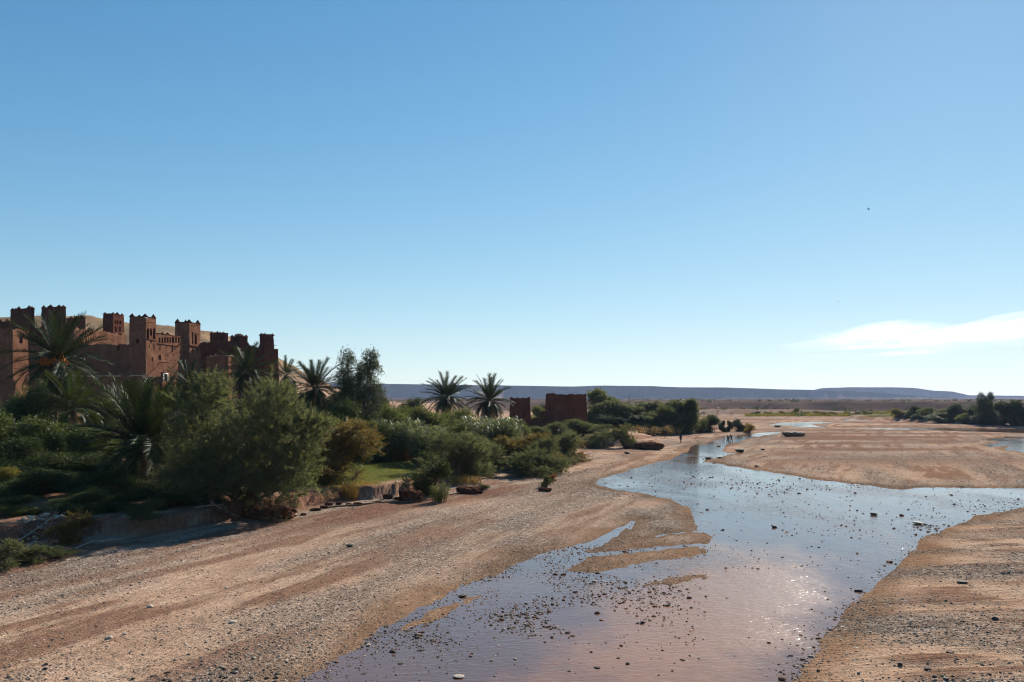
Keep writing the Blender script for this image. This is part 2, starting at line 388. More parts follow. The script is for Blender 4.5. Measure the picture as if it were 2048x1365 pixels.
def land(X, Y):
    X = np.asarray(X, float); Y = np.asarray(Y, float)
    dW = np.minimum.reduce([sdist(p, X, Y) for p in WATER])
    dB = np.minimum.reduce([sdist(p, X, Y) for p in BARS])
    d = np.maximum(dW, -dB)
    sc_ = np.clip(Y / 60, .5, 3)
    wob = fbm(X * .5 / sc_, Y * .3 / sc_, 4, 3)
    d = d + wob * .6 * sc_ + .38 * sc_ * fbm(X * 2.2 / sc_, Y * 1.3 / sc_, 4, 4)
    u = X * .38 + Y * .92; v = X * .92 - Y * .38
    right = sst(-3, 2, X - (8.5 + (Y - 25) * .65)) * sst(85, 65, Y)
    streak = fbm(u * .10, v * .9, 4, 11) * (1 - right) + fbm(X * .22, Y * 1.2, 4, 12) * right
    bumps = fbm(X * 1.3, Y * 1.3, 3, 21)
    near = sst(170, 60, Y)
    zl = .36 * (1 - np.exp(-np.maximum(d, 0) / 5.0)) + sst(.2, 4, d) * (streak * (.10 * near + .05) + bumps * .035 * near)
    zl = zl + .25 * sst(8, 30, d) * fbm(X * .035, Y * .02, 3, 5)
    zl = np.where(d > .5, np.maximum(zl, .02), zl)
    zw = -.45 * (1 - np.exp(np.minimum(d, 0) / 4.0)) + .02 * bumps
    z = np.where(d > 0, zl, zw)
    for T in TRACKS:
        for off in (-.7, .7):
            z = z - .05 * np.exp(-((ldist(T, X + off * .92, Y - off * .38)) / .16) ** 2) * (d > 1)
    # left terrace with its cut bank
    dT = -sdist(TERR, X, Y)
    dTw = dT + fbm(X * .45, Y * .45, 4, 31) * np.clip(Y / 90, .6, 1.3) + .3 * fbm(X * 2.1, Y * 2.1, 3, 32) - .2
    soft = .4 + 1.6 * np.maximum(0, fbm(X * .22, Y * .22, 2, 34) - .02) + 5.0 * sst(78, 90, Y) * sst(140, 122, Y) + .012 * np.maximum(Y - 100, 0)
    tz = 1.0 * sst(0, 1, dTw / soft) + sst(0, 10, dT) * (.25 + .12 * fbm(X * .3, Y * .3, 3, 8))
    kas = 4.8 * sst(88, 140, Y) * sst(-26, -46, X)
    ridge = np.interp(X, _rx, _rz)
    rough = fbm(X * .05, Y * .05, 5, 41)
    hill = np.maximum(ridge - 8.8, 0) * (sst(168, 300, Y) - .25 * sst(310, 520, Y)) * sst(450, 330, Y) + sst(180, 250, Y) * sst(0, 20, ridge) * (rough * 2.2 + 1.5 * np.abs(fbm(X * .04, Y * .22, 4, 43)) + .7 * fbm(X * .25, Y * .3, 3, 44))
    z = z + tz * (dT > -2) + (kas + np.where(Y > 168, hill, 0)) * sst(0, 6, dT)
    # right bank with the tree belt
    dR = -sdist(RIGHT, X, Y) + fbm(X * .1, Y * .1, 3, 33) * 2.5
    z = z + 1.1 * sst(0, 2.2, dR)
    # low cliffs, plain and rolling ground far off
    cy = 585 + 45 * fbm(X * .011, X * 0 + 3.3, 4, 51) + 30 * sst(140, 60, X)
    wd = 9 + 160 * sst(190, 110, X)
    z = z + 6.3 * sst(0, 1, (Y - cy) / wd) * (1 + .12 * fbm(X * .05, Y * .02, 3, 55))
    z = z + 2.4 * sst(0, 6, Y - (455 + 12 * fbm(X * .03, X * 0, 3, 57))) * sst(100, 118, X) * sst(215, 170, X) * sst(560, 500, Y)
    far = sst(640, 2600, Y)
    z = z + far * (2.5 + 4 * fbm(X * .0022, Y * .004, 4, 61)) + sst(620, 900, Y) * 1.6 * np.abs(fbm(X * .008, Y * .02, 4, 62)) * (1 + 1.2 * sst(250, -50, X - .1 * Y))
    # what the surface is made of
    rim = np.abs(u * 0 + vn2(X * .11 + 9, Y * .05, 71))
    g1 = fbm(u * .05, v * .35, 4, 73) * (1 - right) + fbm(X * .1, Y * .35, 4, 74) * right
    gravel = np.clip(.26 + g1 * 1.7 + .22 * sst(10, 2, d), 0, 1)
    gx = sst(-16, -3, X - (Y - 55) * .12) * sst(34, 46, Y) * sst(92, 78, Y) * (1 - right)
    gravel = np.maximum(gravel * .85, gx * (.65 + .5 * vn2(u * .2, v * .6, 75)))
    gravel = np.maximum(gravel, .9 * np.exp(-((X - (48 + (Y - 100) * .35)) / 26) ** 2 - ((Y - 118) / 13) ** 2))
    gravel = np.clip(gravel, 0, 1) * sst(1.0, -.5, dT) * (d > -.6)
    gravel = np.maximum(gravel, .85 * sst(.5, -.6, sdist(GREY, X, Y) + .6 * fbm(X * .5, Y * .5, 3, 78)))
    gravel = np.maximum(gravel, sst(-.05, .3, fbm(X * .035, z * .3 + Y * .01, 4, 76)) * .9 * sst(185, 225, Y) * sst(3, 12, hill))
    wetm = sst(2.6, .2, d + 1.2 * fbm(X * .5, Y * .3, 3, 81)) + .45 * sst(.25, .7, fbm(X * .16, Y * .1, 3, 77)) * sst(9, 2, d)
    wetm = np.clip(wetm, 0, 1) * sst(.5, -.5, dT)
    grass = sst(.8, -1.0, sdist(LAWN, X, Y) + 1.5 * fbm(X * .4, Y * .4, 3, 79)) * sst(.5, 1.5, dT)
    grass = np.maximum(grass, .55 * sst(4, 10, dT) * sst(.0, .4, fbm(X * .12, Y * .12, 3, 80)) * sst(180, 120, Y))
    grass = np.maximum(grass, .8 * sst(2, 8, dR))
    soil = .75 * sst(-.2, .25, dTw) * sst(1.6, .8, dTw) * (soft < 2) + .8 * sst(.0, .3, streak) * sst(1, 3, d) * (1 - .6 * gravel)
    dl = (dT + 0.0)
    soil = np.maximum(soil, .92 * sst(-10, -5, dl) * sst(-1.2, -3.0, dl) * sst(-.1, .3, fbm(u * .12, v * .6, 4, 83) + .12) * sst(100, 80, Y))
    soil = np.maximum(soil, .5 * sst(560, 600, Y) * sst(-.1, .5, fbm(X * .01, Y * .012, 3, 85)))
    grass = np.maximum(grass, .3 * sst(175, 215, Y) * sst(3, 12, hill))
    gravel = np.maximum(gravel, .9 * sst(85, 150, Y) * sst(1, -1, dT) * sst(.5, 4, d) * np.clip(.5 + 1.5 * fbm(X * .035, Y * .11, 4, 87), 0, 1))
    gravel = np.maximum(gravel, .6 * sst(300, 520, Y) * np.clip(.8 + .8 * fbm(X * .012, Y * .03, 4, 88), 0, 1) * (ridge < 1))
    soil = np.maximum(soil, sst(470, 640, Y) * np.clip(.85 + .7 * fbm(X * .006, Y * .012, 4, 90), .2, 1))
    soil = np.maximum(soil, .85 * sst(2, 5, dT) * sst(185, 150, Y) * sst(45, 20, X) * (1 - grass))
    soil = np.maximum(soil, .75 * sst(85, 130, Y) * sst(2, 8, d) * sst(-.05, .3, fbm(X * .03, Y * .11, 4, 89)) * sst(1, -1, dT))
    soil = np.maximum(soil, .8 * sst(185, 225, Y) * sst(3, 10, hill))
    soil = soil * (1 - grass)
    land.right = right
    return z, np.stack([gravel, wetm, grass, np.clip(soil, 0, 1)], -1), d, dT
def gz(x, y):
    z = land(np.array([x]), np.array([y]))[0]; return float(z[0])

def build_ground():
    rows = [-30, -10, 0, 8]
    y = 15.0
    while y < 7000:
        rows.append(y); y *= 1.0055 if y < 130 else 1.0125
    rows = np.array(rows); nc = 620
    tt = np.linspace(-1, 1, nc); tt = .80 * (.72 * tt + .28 * tt ** 3)
    Yg = np.repeat(rows[:, None], nc, 1); Xg = tt[None] * (np.maximum(Yg, -2) + 12) * (1 + 0 * Yg)
    z, mask, d, dT = land(Xg.ravel(), Yg.ravel())
    V = np.stack([Xg.ravel(), Yg.ravel(), z], 1)
    nr = len(rows); i = np.arange((nr - 1) * nc).reshape(nr - 1, nc)[:, :-1].ravel()
    Fc = np.stack([i, i + 1, i + nc + 1, i + nc], 1)
    me = mesh('ground', V, [Fc], smooth=True)
    a = me.attributes.new('mask', 'FLOAT_COLOR', 'POINT'); a.data.foreach_set('color', mask.astype(np.float32).ravel())
    a = me.attributes.new('side', 'FLOAT', 'POINT'); a.data.foreach_set('value', land.right.astype(np.float32))
    tag(obj('ground', me, MT['ground']), kind='structure')
    wv = [(-80, -30, 0), (460, -30, 0), (460, 545, 0), (-80, 545, 0)]
    tag(obj('river_water', mesh('river_water', wv, [[[0, 1, 2, 3]]]), MT['water']), kind='structure')
build_ground()

def plateau(name, prof, D, depth, seed, label):
    """a table hill: rim outline in photo pixels at distance D, talus slope with gullies towards the valley"""
    px = np.array([p[0] for p in prof], float); py = np.array([p[1] for p in prof], float)
    n = 420; xs = np.linspace(px[0], px[-1], n); top = EYE + (HOR - np.interp(xs, px, py)) / F * D
    X = (xs - 1024) / F * D
    rows = []
    gul = fbm(X * .012, X * 0, 4, seed); gul2 = fbm(X * .035, X * 0 + 5, 3, seed + 1)
    for k, (t, h) in enumerate([(0, 0), (.25, .10), (.5, .26), (.72, .46), (.86, .66), (.93, .80), (.945, .93), (.97, .98), (1.0, 1.0), (1.25, 1.0), (2.2, .97), (2.6, 0)]):
        Y = D - depth + depth * t + (gul * 60 + gul2 * 30) * (1 - .6 * abs(t - .5)) * (t < 1) + gul * 40 * (t >= 1) * (t < 2)
        base = 4.0
        Z = base + (top - base) * h + (gul2 * 3 * math.sin(math.pi * min(t, 1)))
        rows.append(np.stack([X * (Y / D) * .5 + X * .5, Y, Z - (4 if t == 0 else 0)], 1))
    V = np.concatenate(rows); i = (np.arange(len(rows) - 1)[:, None] * n + np.arange(n - 1)).ravel()
    tag(obj(name, mesh(name, V, [np.stack([i, i + 1, i + n + 1, i + n], 1)], True), MT['plateau']), kind='structure')
plateau('plateau', [(300, 764), (600, 765), (760, 768), (900, 770), (1000, 771), (1140, 773.5), (1200, 771.5), (1300, 772.5), (1360, 775), (1450, 775.5), (1560, 779),
        (1640, 780.5), (1760, 786), (1900, 796), (1990, 800)], 3600, 120, 91, None)
plateau('mesa', [(1500, 800), (1590, 789), (1628, 782), (1646, 776.5), (1700, 775), (1780, 775), (1822, 776), (1868, 781.5), (1905, 783.5), (1938, 791), (2048, 792), (2300, 793), (2500, 800)], 4600, 130, 95, None)

# ------------------------------------------------------------------ rammed-earth buildings
def at(px, py, D):
    return Vector(((px - 1024) / F * D, D, EYE + (HOR - py) / F * D))
def wobble(P, amp=.07):
    P = np.asarray(P, float)
    return P + amp * np.stack([vn3(P * .9 + 3, 1), vn3(P * .9 + 11, 2), .4 * vn3(P * .9 + 23, 3)], 1) + amp * .5 * np.stack([vn3(P * 2.7, 4), vn3(P * 2.7 + 7, 5), 0 * P[:, 0]], 1)
def merlon_mesh():
    b = MB()
    for k, (s, h0, h1) in enumerate([(.62, 0, .22), (.44, .22, .42), (.26, .42, .60), (.13, .60, .74)]):
        b.box((0, 0, (h0 + h1) / 2 - .03), s, s, h1 - h0 + .02 * (k > 0), .07 * k)
    return b.mesh('merlon')
MERLON = merlon_mesh()
def niche_part(rim, depth_v, name, parent, mat, arch=False, extra=None):
    """recess behind a wall opening: rim = four corners (bl, br, tr, tl) on the wall face"""
    rim = np.array(rim); back = rim + depth_v
    V = np.concatenate([rim, back]); Fq = [[0, 4, 5, 1], [1, 5, 6, 2], [2, 6, 7, 3], [3, 7, 4, 0], [4, 7, 6, 5]]
    b = MB(); b.add(V, Fq)
    if arch:
        c = (rim[2] + rim[3]) / 2; up = rim[3] - rim[0]; wd = rim[1] - rim[0]; hh = np.linalg.norm(wd) * .55 / max(np.linalg.norm(up), 1e-6)
        o = -depth_v / np.linalg.norm(depth_v) * -.015
        b.add([rim[3] + o, rim[3] - up * hh + o, rim[3] + wd * .18 - up * hh * .35 + o, c + o], [[0, 1, 2, 3]])
        b.add([rim[2] + o, c + o, rim[2] - wd * .18 - up * hh * .35 + o, rim[2] - up * hh + o], [[0, 1, 2, 3]])
    return attach(obj(name, b.mesh(name), mat), parent)

class Block:
    """a battered rammed-earth block. x0, xc, x1: photo columns of left end, near corner and right end; D: distance of the near corner"""
    def __init__(s, house, name, x0, xc, x1, ytop, D, zb, rot=0.0, w2=None, batter=.07, rag=.12, front=(), right=(), merl=(), cornice=True, mat='earth', cell=.7, steps=None, seed=0, dark=True):
        s.D = D; az = R(rot)
        eL = np.array([math.sin(R(277) + az), math.cos(R(277) + az)]); eB = np.array([math.sin(R(7) + az), math.cos(R(7) + az)])
        sc0 = (xc - 1024) / F; C = np.array([sc0 * D, D]); s.C, s.eL, s.eB, s.sc0 = C, eL, eB, sc0
        solve = lambda px, e: ((px - 1024) / F - sc0) * D / (e[0] - (px - 1024) / F * e[1])
        s.solve = solve
        w1 = solve(x0, eL); w2 = w2 or solve(x1, eB); s.w1, s.w2 = w1, w2
        zt = EYE + (HOR - ytop) / F * D; s.zb, s.zt = zb, zt; s.b = batter
        lines = lambda L, h, m: s._lines(L, h, m)
        mb = MB(); mt = MT[mat]; rims = []
        for fi, (W, holes) in enumerate(((w1, front), (w2, right), (w1, ()), (w2, ()))):
            hs = []
            for hl in holes:
                px0, py0, px1, py1 = hl[:4]; kind = hl[4] if len(hl) > 4 else 'window'
                if fi == 0:
                    u0, u1 = solve(px0, eL), solve(px1, eL); a0, a1 = w1 - u0, w1 - u1; Yd = D + (u0 + u1) / 2 * eL[1]
                else:
                    a0, a1 = solve(px0, eB), solve(px1, eB); Yd = D + (a0 + a1) / 2 * eB[1]
                hs.append((max(a0, .05), min(a1, W - .05), EYE + (HOR - py1) / F * Yd, EYE + (HOR - py0) / F * Yd, kind))
            A = s._lines([0, W] + [q for h in hs for q in h[:2]], cell); Z = s._lines([zb - 1.5, zt] + [q for h in hs for q in h[2:4]], cell)
            AA, ZZ = np.meshgrid(A, Z)
            P = s.face(fi, AA.ravel(), ZZ.ravel())
            P = wobble(P)
            top = (np.abs(ZZ.ravel() - zt) < 1e-6)
            if steps:
                per, dz = steps; ph = np.floor(AA.ravel() / per).astype(int) % 2
                P[:, 2] -= top * ph * dz
            P[:, 2] += top * rag * (vn3(P * [1.3, 1.3, .1] + seed, 7) + .8 * vn3(P * [3.1, 3.1, .1], 8) - .6)
            na, nz_ = len(A), len(Z); Fq = []
            for j in range(nz_ - 1):
                for i in range(na - 1):
                    ca, cz = (A[i] + A[i + 1]) / 2, (Z[j] + Z[j + 1]) / 2
                    if any(h[0] < ca < h[1] and h[2] < cz < h[3] for h in hs): continue
                    Fq.append([j * na + i, j * na + i + 1, (j + 1) * na + i + 1, (j + 1) * na + i])
            mb.add(P, Fq)
            n = [-np.array([*eB, 0]), -np.array([*eL, 0])][fi] if fi < 2 else None
            for h in hs:
                q = wobble(s.face(fi, np.array([h[0], h[1], h[1], h[0]]), np.array([h[2], h[2], h[3], h[3]])))
                rims.append((q, -n * (.45 if h[4] != 'slit' else .35), h[4]))
        q = s.pt(np.array([0, w1, w1, 0.]), np.array([0, 0, w2, w2]), np.full(4, zt - rag * 1.6 - .12)); mb.add(q, [[0, 3, 2, 1]])
        s.o = attach(obj(name, mb.mesh(name), mt), house)
        for q, dv, kind in rims:
            nm = {'window': 'window', 'arch': 'arched_niche', 'arcade': 'arcade_opening', 'slit': 'slit', 'hole': 'beam_hole', 'door': 'doorway'}[kind]
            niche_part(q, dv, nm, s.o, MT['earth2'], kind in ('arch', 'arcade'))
        if cornice:
            b = MB(); e = .07
            for fi, W in enumerate((w1, w2, w1, w2)):
                P0, P1 = s.face(fi, np.array([-e, W + e]), np.array([zt, zt]))
                n = [-eB, -eL, eB, eL][fi]; n = np.array([*n, 0])
                up = np.array([0, 0, 1.0])
                V = [P0 - n * .1 - up * .1, P1 - n * .1 - up * .1, P1 + n * e - up * .04, P0 + n * e - up * .04,
                     P0 - n * .1 + up * .12, P1 - n * .1 + up * .12, P1 + n * e + up * .05, P0 + n * e + up * .05]
                b.add(wobble(V, .05), [[0, 1, 2, 3], [4, 7, 6, 5], [3, 2, 6, 7], [0, 4, 5, 1], [0, 3, 7, 4], [1, 5, 6, 2]])
            attach(obj('cornice', b.mesh('cornice'), MT['earth2']), s.o)
        rr = random.Random(int(D * 7 + xc))
        for (fu, fv, sc_) in merl:
            p = s.pt(np.array([w1 * (.1 + .8 * fu)]), np.array([w2 * (.1 + .8 * fv)]), np.array([zt]))[0]
            m = obj('merlon', MERLON, MT['earth2']); m.location = p + [0, 0, .06 if cornice else -.1]; sc_ *= .82; m.scale = (sc_ * 1.05, sc_ * 1.05, sc_ * rr.uniform(.62, .9)); m.rotation_euler = (0, 0, -az + rr.uniform(-.1, .1)); attach(m, s.o)
    def _lines(s, L, cell):
        L = sorted(L); out = [L[0]]
        for q in L[1:]:
            if q - out[-1] < .03: continue
            k = max(1, int(math.ceil((q - out[-1]) / cell))); a = out[-1]
            out += [a + (q - a) * (i + 1) / k for i in range(k)]
        return out
    def pt(s, u, v, z):
        k = 1 + s.b * (s.zt - z) / max(s.zt - s.zb, .1)
        u = s.w1 / 2 + (u - s.w1 / 2) * k; v = s.w2 / 2 + (v - s.w2 / 2) * k
        xy = s.C + u[:, None] * s.eL + v[:, None] * s.eB
        return np.concatenate([xy, z[:, None]], 1)
    def face(s, fi, a, z):
        o = np.zeros_like(a)
        return [lambda: s.pt(s.w1 - a, o, z), lambda: s.pt(o, a, z), lambda: s.pt(a, o + s.w2, z), lambda: s.pt(o + s.w1, s.w2 - a, z)][fi]()
    def on_right(s, px, py):
        v = s.solve(px, s.eB); Y = s.D + v * s.eB[1]; return s.pt(np.array([0.]), np.array([v]), np.array([EYE + (HOR - py) / F * Y]))[0]
    def on_front(s, px, py):
        u = s.solve(px, s.eL); Y = s.D + u * s.eL[1]; return s.pt(np.array([u]), np.array([0.]), np.array([EYE + (HOR - py) / F * Y]))[0]
    def pole(s, p, ln, side='right', rad=.07, mat='wood', tilt=0.0):
        n = -s.eL if side == 'right' else -s.eB
        b = MB(); d = np.array([n[0], n[1], tilt]); p = np.array(p)
        b.tube([p - d * .4, p + d * ln * .5 + [0, 0, .03], p + d * ln], [rad, rad * .95, rad * .8], 6)
        return attach(obj('pole', b.mesh('pole'), MT[mat]), s.o)
    def ledge(s, py, side='right', th=.18, out=.16, mat='earth2'):
        a = s.on_right(s.x_r(0), py) if side == 'right' else s.on_front(s.x_f(0), py)
        z = a[2]; fi = 1 if side == 'right' else 0; W = s.w2 if side == 'right' else s.w1
        P0, P1 = s.face(fi, np.array([-.12, W + .12]), np.array([z, z])); n = np.array([*(-s.eL if side == 'right' else -s.eB), 0])
        b = MB(); V = [P0 - n * .05, P1 - n * .05, P1 + n * out, P0 + n * out]; V = np.array(V + [q + [0, 0, th] for q in V])
        b.add(wobble(V, .03), [[0, 1, 2, 3], [4, 7, 6, 5], [3, 2, 6, 7], [0, 4, 5, 1], [0, 3, 7, 4], [1, 5, 6, 2]])
        attach(obj('ledge', b.mesh('ledge'), MT[mat]), s.o)
    def x_r(s, a): return 1024 + F * (s.C[0] + a * s.eB[0]) / (s.C[1] + a * s.eB[1])
    def x_f(s, a): return 1024 + F * (s.C[0] + a * s.eL[0]) / (s.C[1] + a * s.eL[1])
    def sticks(s, side, n, seed, amp=.25):
        """rough poles and brush lying along the roof edge, each its own piece"""
        rr = random.Random(seed); fi = 0 if side == 'front' else 1; W = s.w1 if side == 'front' else s.w2
        for k in range(n):
            a = rr.uniform(0, W * .92); L = min(rr.uniform(.9, 2.4), W - a)
            P = s.face(fi, np.linspace(a, a + L, 4), np.full(4, s.zt + rr.uniform(-.02, .16)))
            nn = np.array([*(-s.eB if side == 'front' else -s.eL), 0])
            P = P + nn * rr.uniform(-.1, .22) + np.array([[0, 0, rr.uniform(-.06, .06)] for _ in range(4)])
            if rr.random() < .18: P[-1, 2] += rr.uniform(.3, .6)
            b = MB(); b.tube(P, [.06, .055, .05, .035], 5)
            attach(obj('roof_pole', b.mesh('roof_pole'), MT['pale_wood' if rr.random() < .55 else 'wood']), s.o)
def house(name, px, D, zb, label, cat='house', group=None):
    return empty(name, ((px - 1024) / F * D, D, zb), label, cat, group)
C4 = ((0, 0, 1), (1, 0, 1), (0, 1, 1), (1, 1, 1))
C8 = C4 + ((.5, 0, .75), (0, .5, .75))

h = house('earth_house', 25, 140, 5, 'earth house at the left edge with one small square window in its lit side wall')
A = Block(h, 'wall', -60, 25, 56, 656, 140, 5, front=[(-20, 690, -12, 702)], right=[(38, 675, 44.5, 687), (31, 700, 32.5, 702, 'hole'), (47, 699, 48.5, 701, 'hole')], cornice=False, rag=.28)
h = house('fortified_house', 62, 178, 8, 'fortified house with two square twin towers rising behind the tallest date palm')
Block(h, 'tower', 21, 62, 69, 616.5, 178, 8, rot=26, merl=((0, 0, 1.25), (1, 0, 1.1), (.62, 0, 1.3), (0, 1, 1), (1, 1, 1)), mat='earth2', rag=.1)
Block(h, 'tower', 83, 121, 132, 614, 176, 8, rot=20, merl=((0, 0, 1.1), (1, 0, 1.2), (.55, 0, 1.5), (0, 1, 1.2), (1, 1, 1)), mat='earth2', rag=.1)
Block(h, 'wall', -40, 150, 156, 650, 182, 8, rot=20, cornice=False, rag=.35, mat='earth2', front=[(74, 658, 78, 664)])
Block(h, 'wall', -30, 20, 22, 640, 186, 8, rot=20, cornice=False, rag=.3, mat='earth2', w2=4, merl=((.45, 0, 1.2), (.1, 0, 1)))
h = house('small_house', 168, 205, 10, 'low shade-darkened earth house with knobbed parapet between the twin towers and the hill')
Block(h, 'wall', 133, 167, 171, 635, 205, 10, rot=22, merl=((.05, 0, 1.1), (.4, 0, .9), (.8, 0, 1.1)), mat='earth2', rag=.12)
h = house('courtyard_house', 150, 160, 7, 'long rough earth house with crumbling sunlit upper wall left of the main tower')
E = Block(h, 'wall', 60, 264, 275, 688, 160.5, 7, front=[(234.5, 692, 239, 702), (195, 708, 198.5, 714.5), (170, 722, 173, 727)], cornice=False, rag=.22)
Block(h, 'upper_wall', 92, 148, 252, 652, 163, 7, cornice=False, rag=.42, right=[(160, 676, 161.5, 678, 'hole'), (190, 672, 191.5, 674, 'hole'), (176, 684, 177.5, 686, 'hole'), (205, 684, 206.5, 686, 'hole')])
h = house('watch_tower', 226, 192, 9, 'square earth tower with carved panel on its sunny face, standing behind the long wall', 'tower')
G = Block(h, 'tower', 206, 226, 248, 628, 192, 9, merl=C4 + ((.05, .5, 1.4),), right=[(229 + 5.0 * k, 641, 232 + 5.0 * k, 649, 'arch') for k in range(3)] + [(230, 653, 233, 664, 'arch'), (238, 653, 241, 664, 'arch')], mat='earth2')
h = house('kasbah', 291, 158, 7, 'main kasbah with two tall towers joined by a wall with a row of small arches', 'kasbah')
FT = Block(h, 'tower', 259, 291.5, 312, 634, 158, 7, batter=.09, merl=((0, 0, 1.5), (1, 0, 1.5), (0, 1, 1.5), (.45, 0, .9), (1, 1, 1)),
           front=[(273, 678, 278, 686.5)],
           right=[(294.5 + 3.9 * k, 644.5, 296.2 + 3.9 * k, 647, 'hole') for k in range(4)] + [(293.7, 657, 298, 679, 'arch'), (305.6, 657, 310.4, 679, 'arch'), (300, 657, 303.6, 672, 'arch'),
                  (300, 681, 303, 687), (296.8, 687.5, 298.4, 697, 'slit'), (306.4, 688, 308, 700, 'slit'), (302.4, 715, 304.8, 724, 'slit')])
FT.ledge(680, 'right', .14, .1)
HG = Block(h, 'gallery_wall', 305, 312.4, 366, 667, 161.9, 7, w2=None, batter=.02, merl=((.3, .2, 1), (.3, .45, 1.3)),
           right=[(x0, 675, x1, 686, 'arcade') for x0, x1 in ((317, 320.6), (322.4, 326), (327.8, 331.2), (333, 336.8), (338.6, 342), (344, 348), (350, 353.6), (355.6, 359.2))] +
                 [(319.4, 690, 321, 701, 'slit'), (332, 690, 333.4, 697, 'slit'), (344, 690, 345.6, 704, 'slit'), (317, 711, 322.4, 720), (331, 719, 332.4, 721, 'hole'), (340, 720, 341.4, 722, 'hole'),
                  (348.5, 720, 350, 722, 'hole'), (346.5, 709, 348, 711.4, 'hole'), (327, 740, 328.4, 742, 'hole'), (335, 740, 336.4, 742, 'hole'), (334, 709, 335.4, 711, 'hole')])
HG.ledge(688.5, 'right', .12, .1)
for (px, py, L) in ((319, 726, 2.2), (354, 726, 2.4), (357, 690, 1.8)): HG.pole(HG.on_right(px, py), L, 'right', .08)
IT = Block(h, 'tower', 350, 379, 400.5, 645, 173, 7, batter=.09, merl=((0, 0, 1.6), (1, 0, 1.5), (0, 1, 1.6), (.3, 0, 1.0), (1, 1, 1)),
           right=[(382 + 3.3 * k, 651, 383.6 + 3.3 * k, 653, 'hole') for k in range(5)] + [(384, 664, 386.4, 689, 'slit'), (389, 669, 393.4, 689, 'arch'), (384.4, 696, 385.8, 709, 'slit'), (393.8, 696, 395.2, 707, 'slit'), (389, 720, 391.6, 727), (397, 716, 398.5, 719, 'hole')])
IT.ledge(693, 'right', .2, .22)
IT.pole(IT.on_right(388, 668), 1.6, 'right', .07, tilt=-.1)
h = house('lower_house', 297, 150, 5, 'low earth house with brushwood roof edge at the foot of the main kasbah')
J = Block(h, 'wall', 165, 297, 347, 753, 150, 5, cornice=False, rag=.1, front=[(222, 765, 226, 771)], right=[(305, 775, 306.5, 777, 'hole')])
J.sticks('front', 22, 4); J.sticks('right', 9, 5)
J.pole(J.on_right(303, 762), 3.0, 'right', .09); J.pole(J.on_right(312, 766), 1.2, 'right', .07)
K = Block(h, 'stair_box', 322, 325, 338, 746, 153.5, 5, cornice=True, rag=.05, right=[(327, 749, 334, 763, 'door')], batter=.01)
b = MB()
for x0, x1, y0, y1 in ((325.8, 327, 747.5, 764), (334, 335.2, 747.5, 764), (325.8, 335.2, 746.6, 748.6)):
    P = [K.on_right(x0, y1), K.on_right(x1, y1), K.on_right(x1, y0), K.on_right(x0, y0)]; n = np.array([*(-K.eL), 0]) * .12
    P = np.array(P); b.add(np.concatenate([P - n * .3, P + n]), [[4, 5, 6, 7], [0, 1, 5, 4], [1, 2, 6, 5], [2, 3, 7, 6], [3, 0, 4, 7]])
attach(obj('door_frame', b.mesh('door_frame'), MT['white']), K.o)
h = house('earth_house', 455, 182, 7, 'shade-darkened earth house with crenellated tower and brush-edged terrace right of the main kasbah')
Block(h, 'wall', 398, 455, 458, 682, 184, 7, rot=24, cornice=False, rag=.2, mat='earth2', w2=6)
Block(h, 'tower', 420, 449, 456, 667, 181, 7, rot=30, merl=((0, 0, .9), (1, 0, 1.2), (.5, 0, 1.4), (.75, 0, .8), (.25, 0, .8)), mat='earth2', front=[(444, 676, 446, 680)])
Q = Block(h, 'terrace_wall', 412, 456.5, 476, 712.5, 166, 7, cornice=False, rag=.1, right=[(462, 735, 464, 741)])
Q.sticks('front', 12, 8); Q.sticks('right', 5, 9)
Q.pole(Q.on_right(465, 716), 1.6, 'right', .07)
h = house('nest_tower_house', 494, 186, 7, 'shade-darkened earth house with a bulky stick nest on its low square tower', 'house')
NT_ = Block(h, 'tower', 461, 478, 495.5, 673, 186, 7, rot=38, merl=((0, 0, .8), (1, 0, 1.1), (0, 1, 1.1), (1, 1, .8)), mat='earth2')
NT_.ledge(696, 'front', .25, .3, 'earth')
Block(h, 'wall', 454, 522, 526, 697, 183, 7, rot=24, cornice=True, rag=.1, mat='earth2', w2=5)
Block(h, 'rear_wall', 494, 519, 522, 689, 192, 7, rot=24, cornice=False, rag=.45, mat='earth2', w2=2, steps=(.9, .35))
b = MB(); rr = random.Random(3); cN = NT_.pt(np.array([NT_.w1 * .5]), np.array([NT_.w2 * .5]), np.array([NT_.zt]))[0]
for k in range(260):
    th = rr.uniform(0, 6.283); r0 = 1.05 * math.sqrt(rr.random()); zz = rr.uniform(-.1, .85 * (1 - (r0 / 1.3) ** 2))
    p = np.array([math.cos(th) * r0, math.sin(th) * r0, zz]); d = np.array([-math.sin(th) + rr.uniform(-.5, .5), math.cos(th) + rr.uniform(-.5, .5), rr.uniform(-.25, .25)]) * .35
    b.tube([cN + p - d, cN + p + d], [.035, .025], 3)
tag(obj('stork_nest', b.mesh('stork_nest'), MT['wood']), 'rounded nest of sticks on the flat tower top', 'nest')
h = house('corner_tower', 530, 176, 7, 'tapering shade-darkened earth tower at the right end of the village', 'tower')
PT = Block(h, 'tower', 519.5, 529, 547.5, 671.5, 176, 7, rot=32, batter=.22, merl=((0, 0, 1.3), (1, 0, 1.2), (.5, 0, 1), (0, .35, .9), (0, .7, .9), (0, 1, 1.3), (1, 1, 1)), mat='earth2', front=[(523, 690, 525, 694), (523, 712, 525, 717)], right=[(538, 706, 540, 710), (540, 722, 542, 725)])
PT.pole(PT.on_right(546, 692), 1.1, 'right', .06)
h = house('garden_hut', 575, 150, 4, 'small ruined earth hut with pale post between two palms')
Block(h, 'wall', 556, 573, 584, 768, 150, 4, cornice=False, rag=.25, right=[(576, 776, 579, 782)])
RB = Block(h, 'wall', 580, 585, 592, 763, 156, 4, rot=24, cornice=True, rag=.1, mat='earth2')
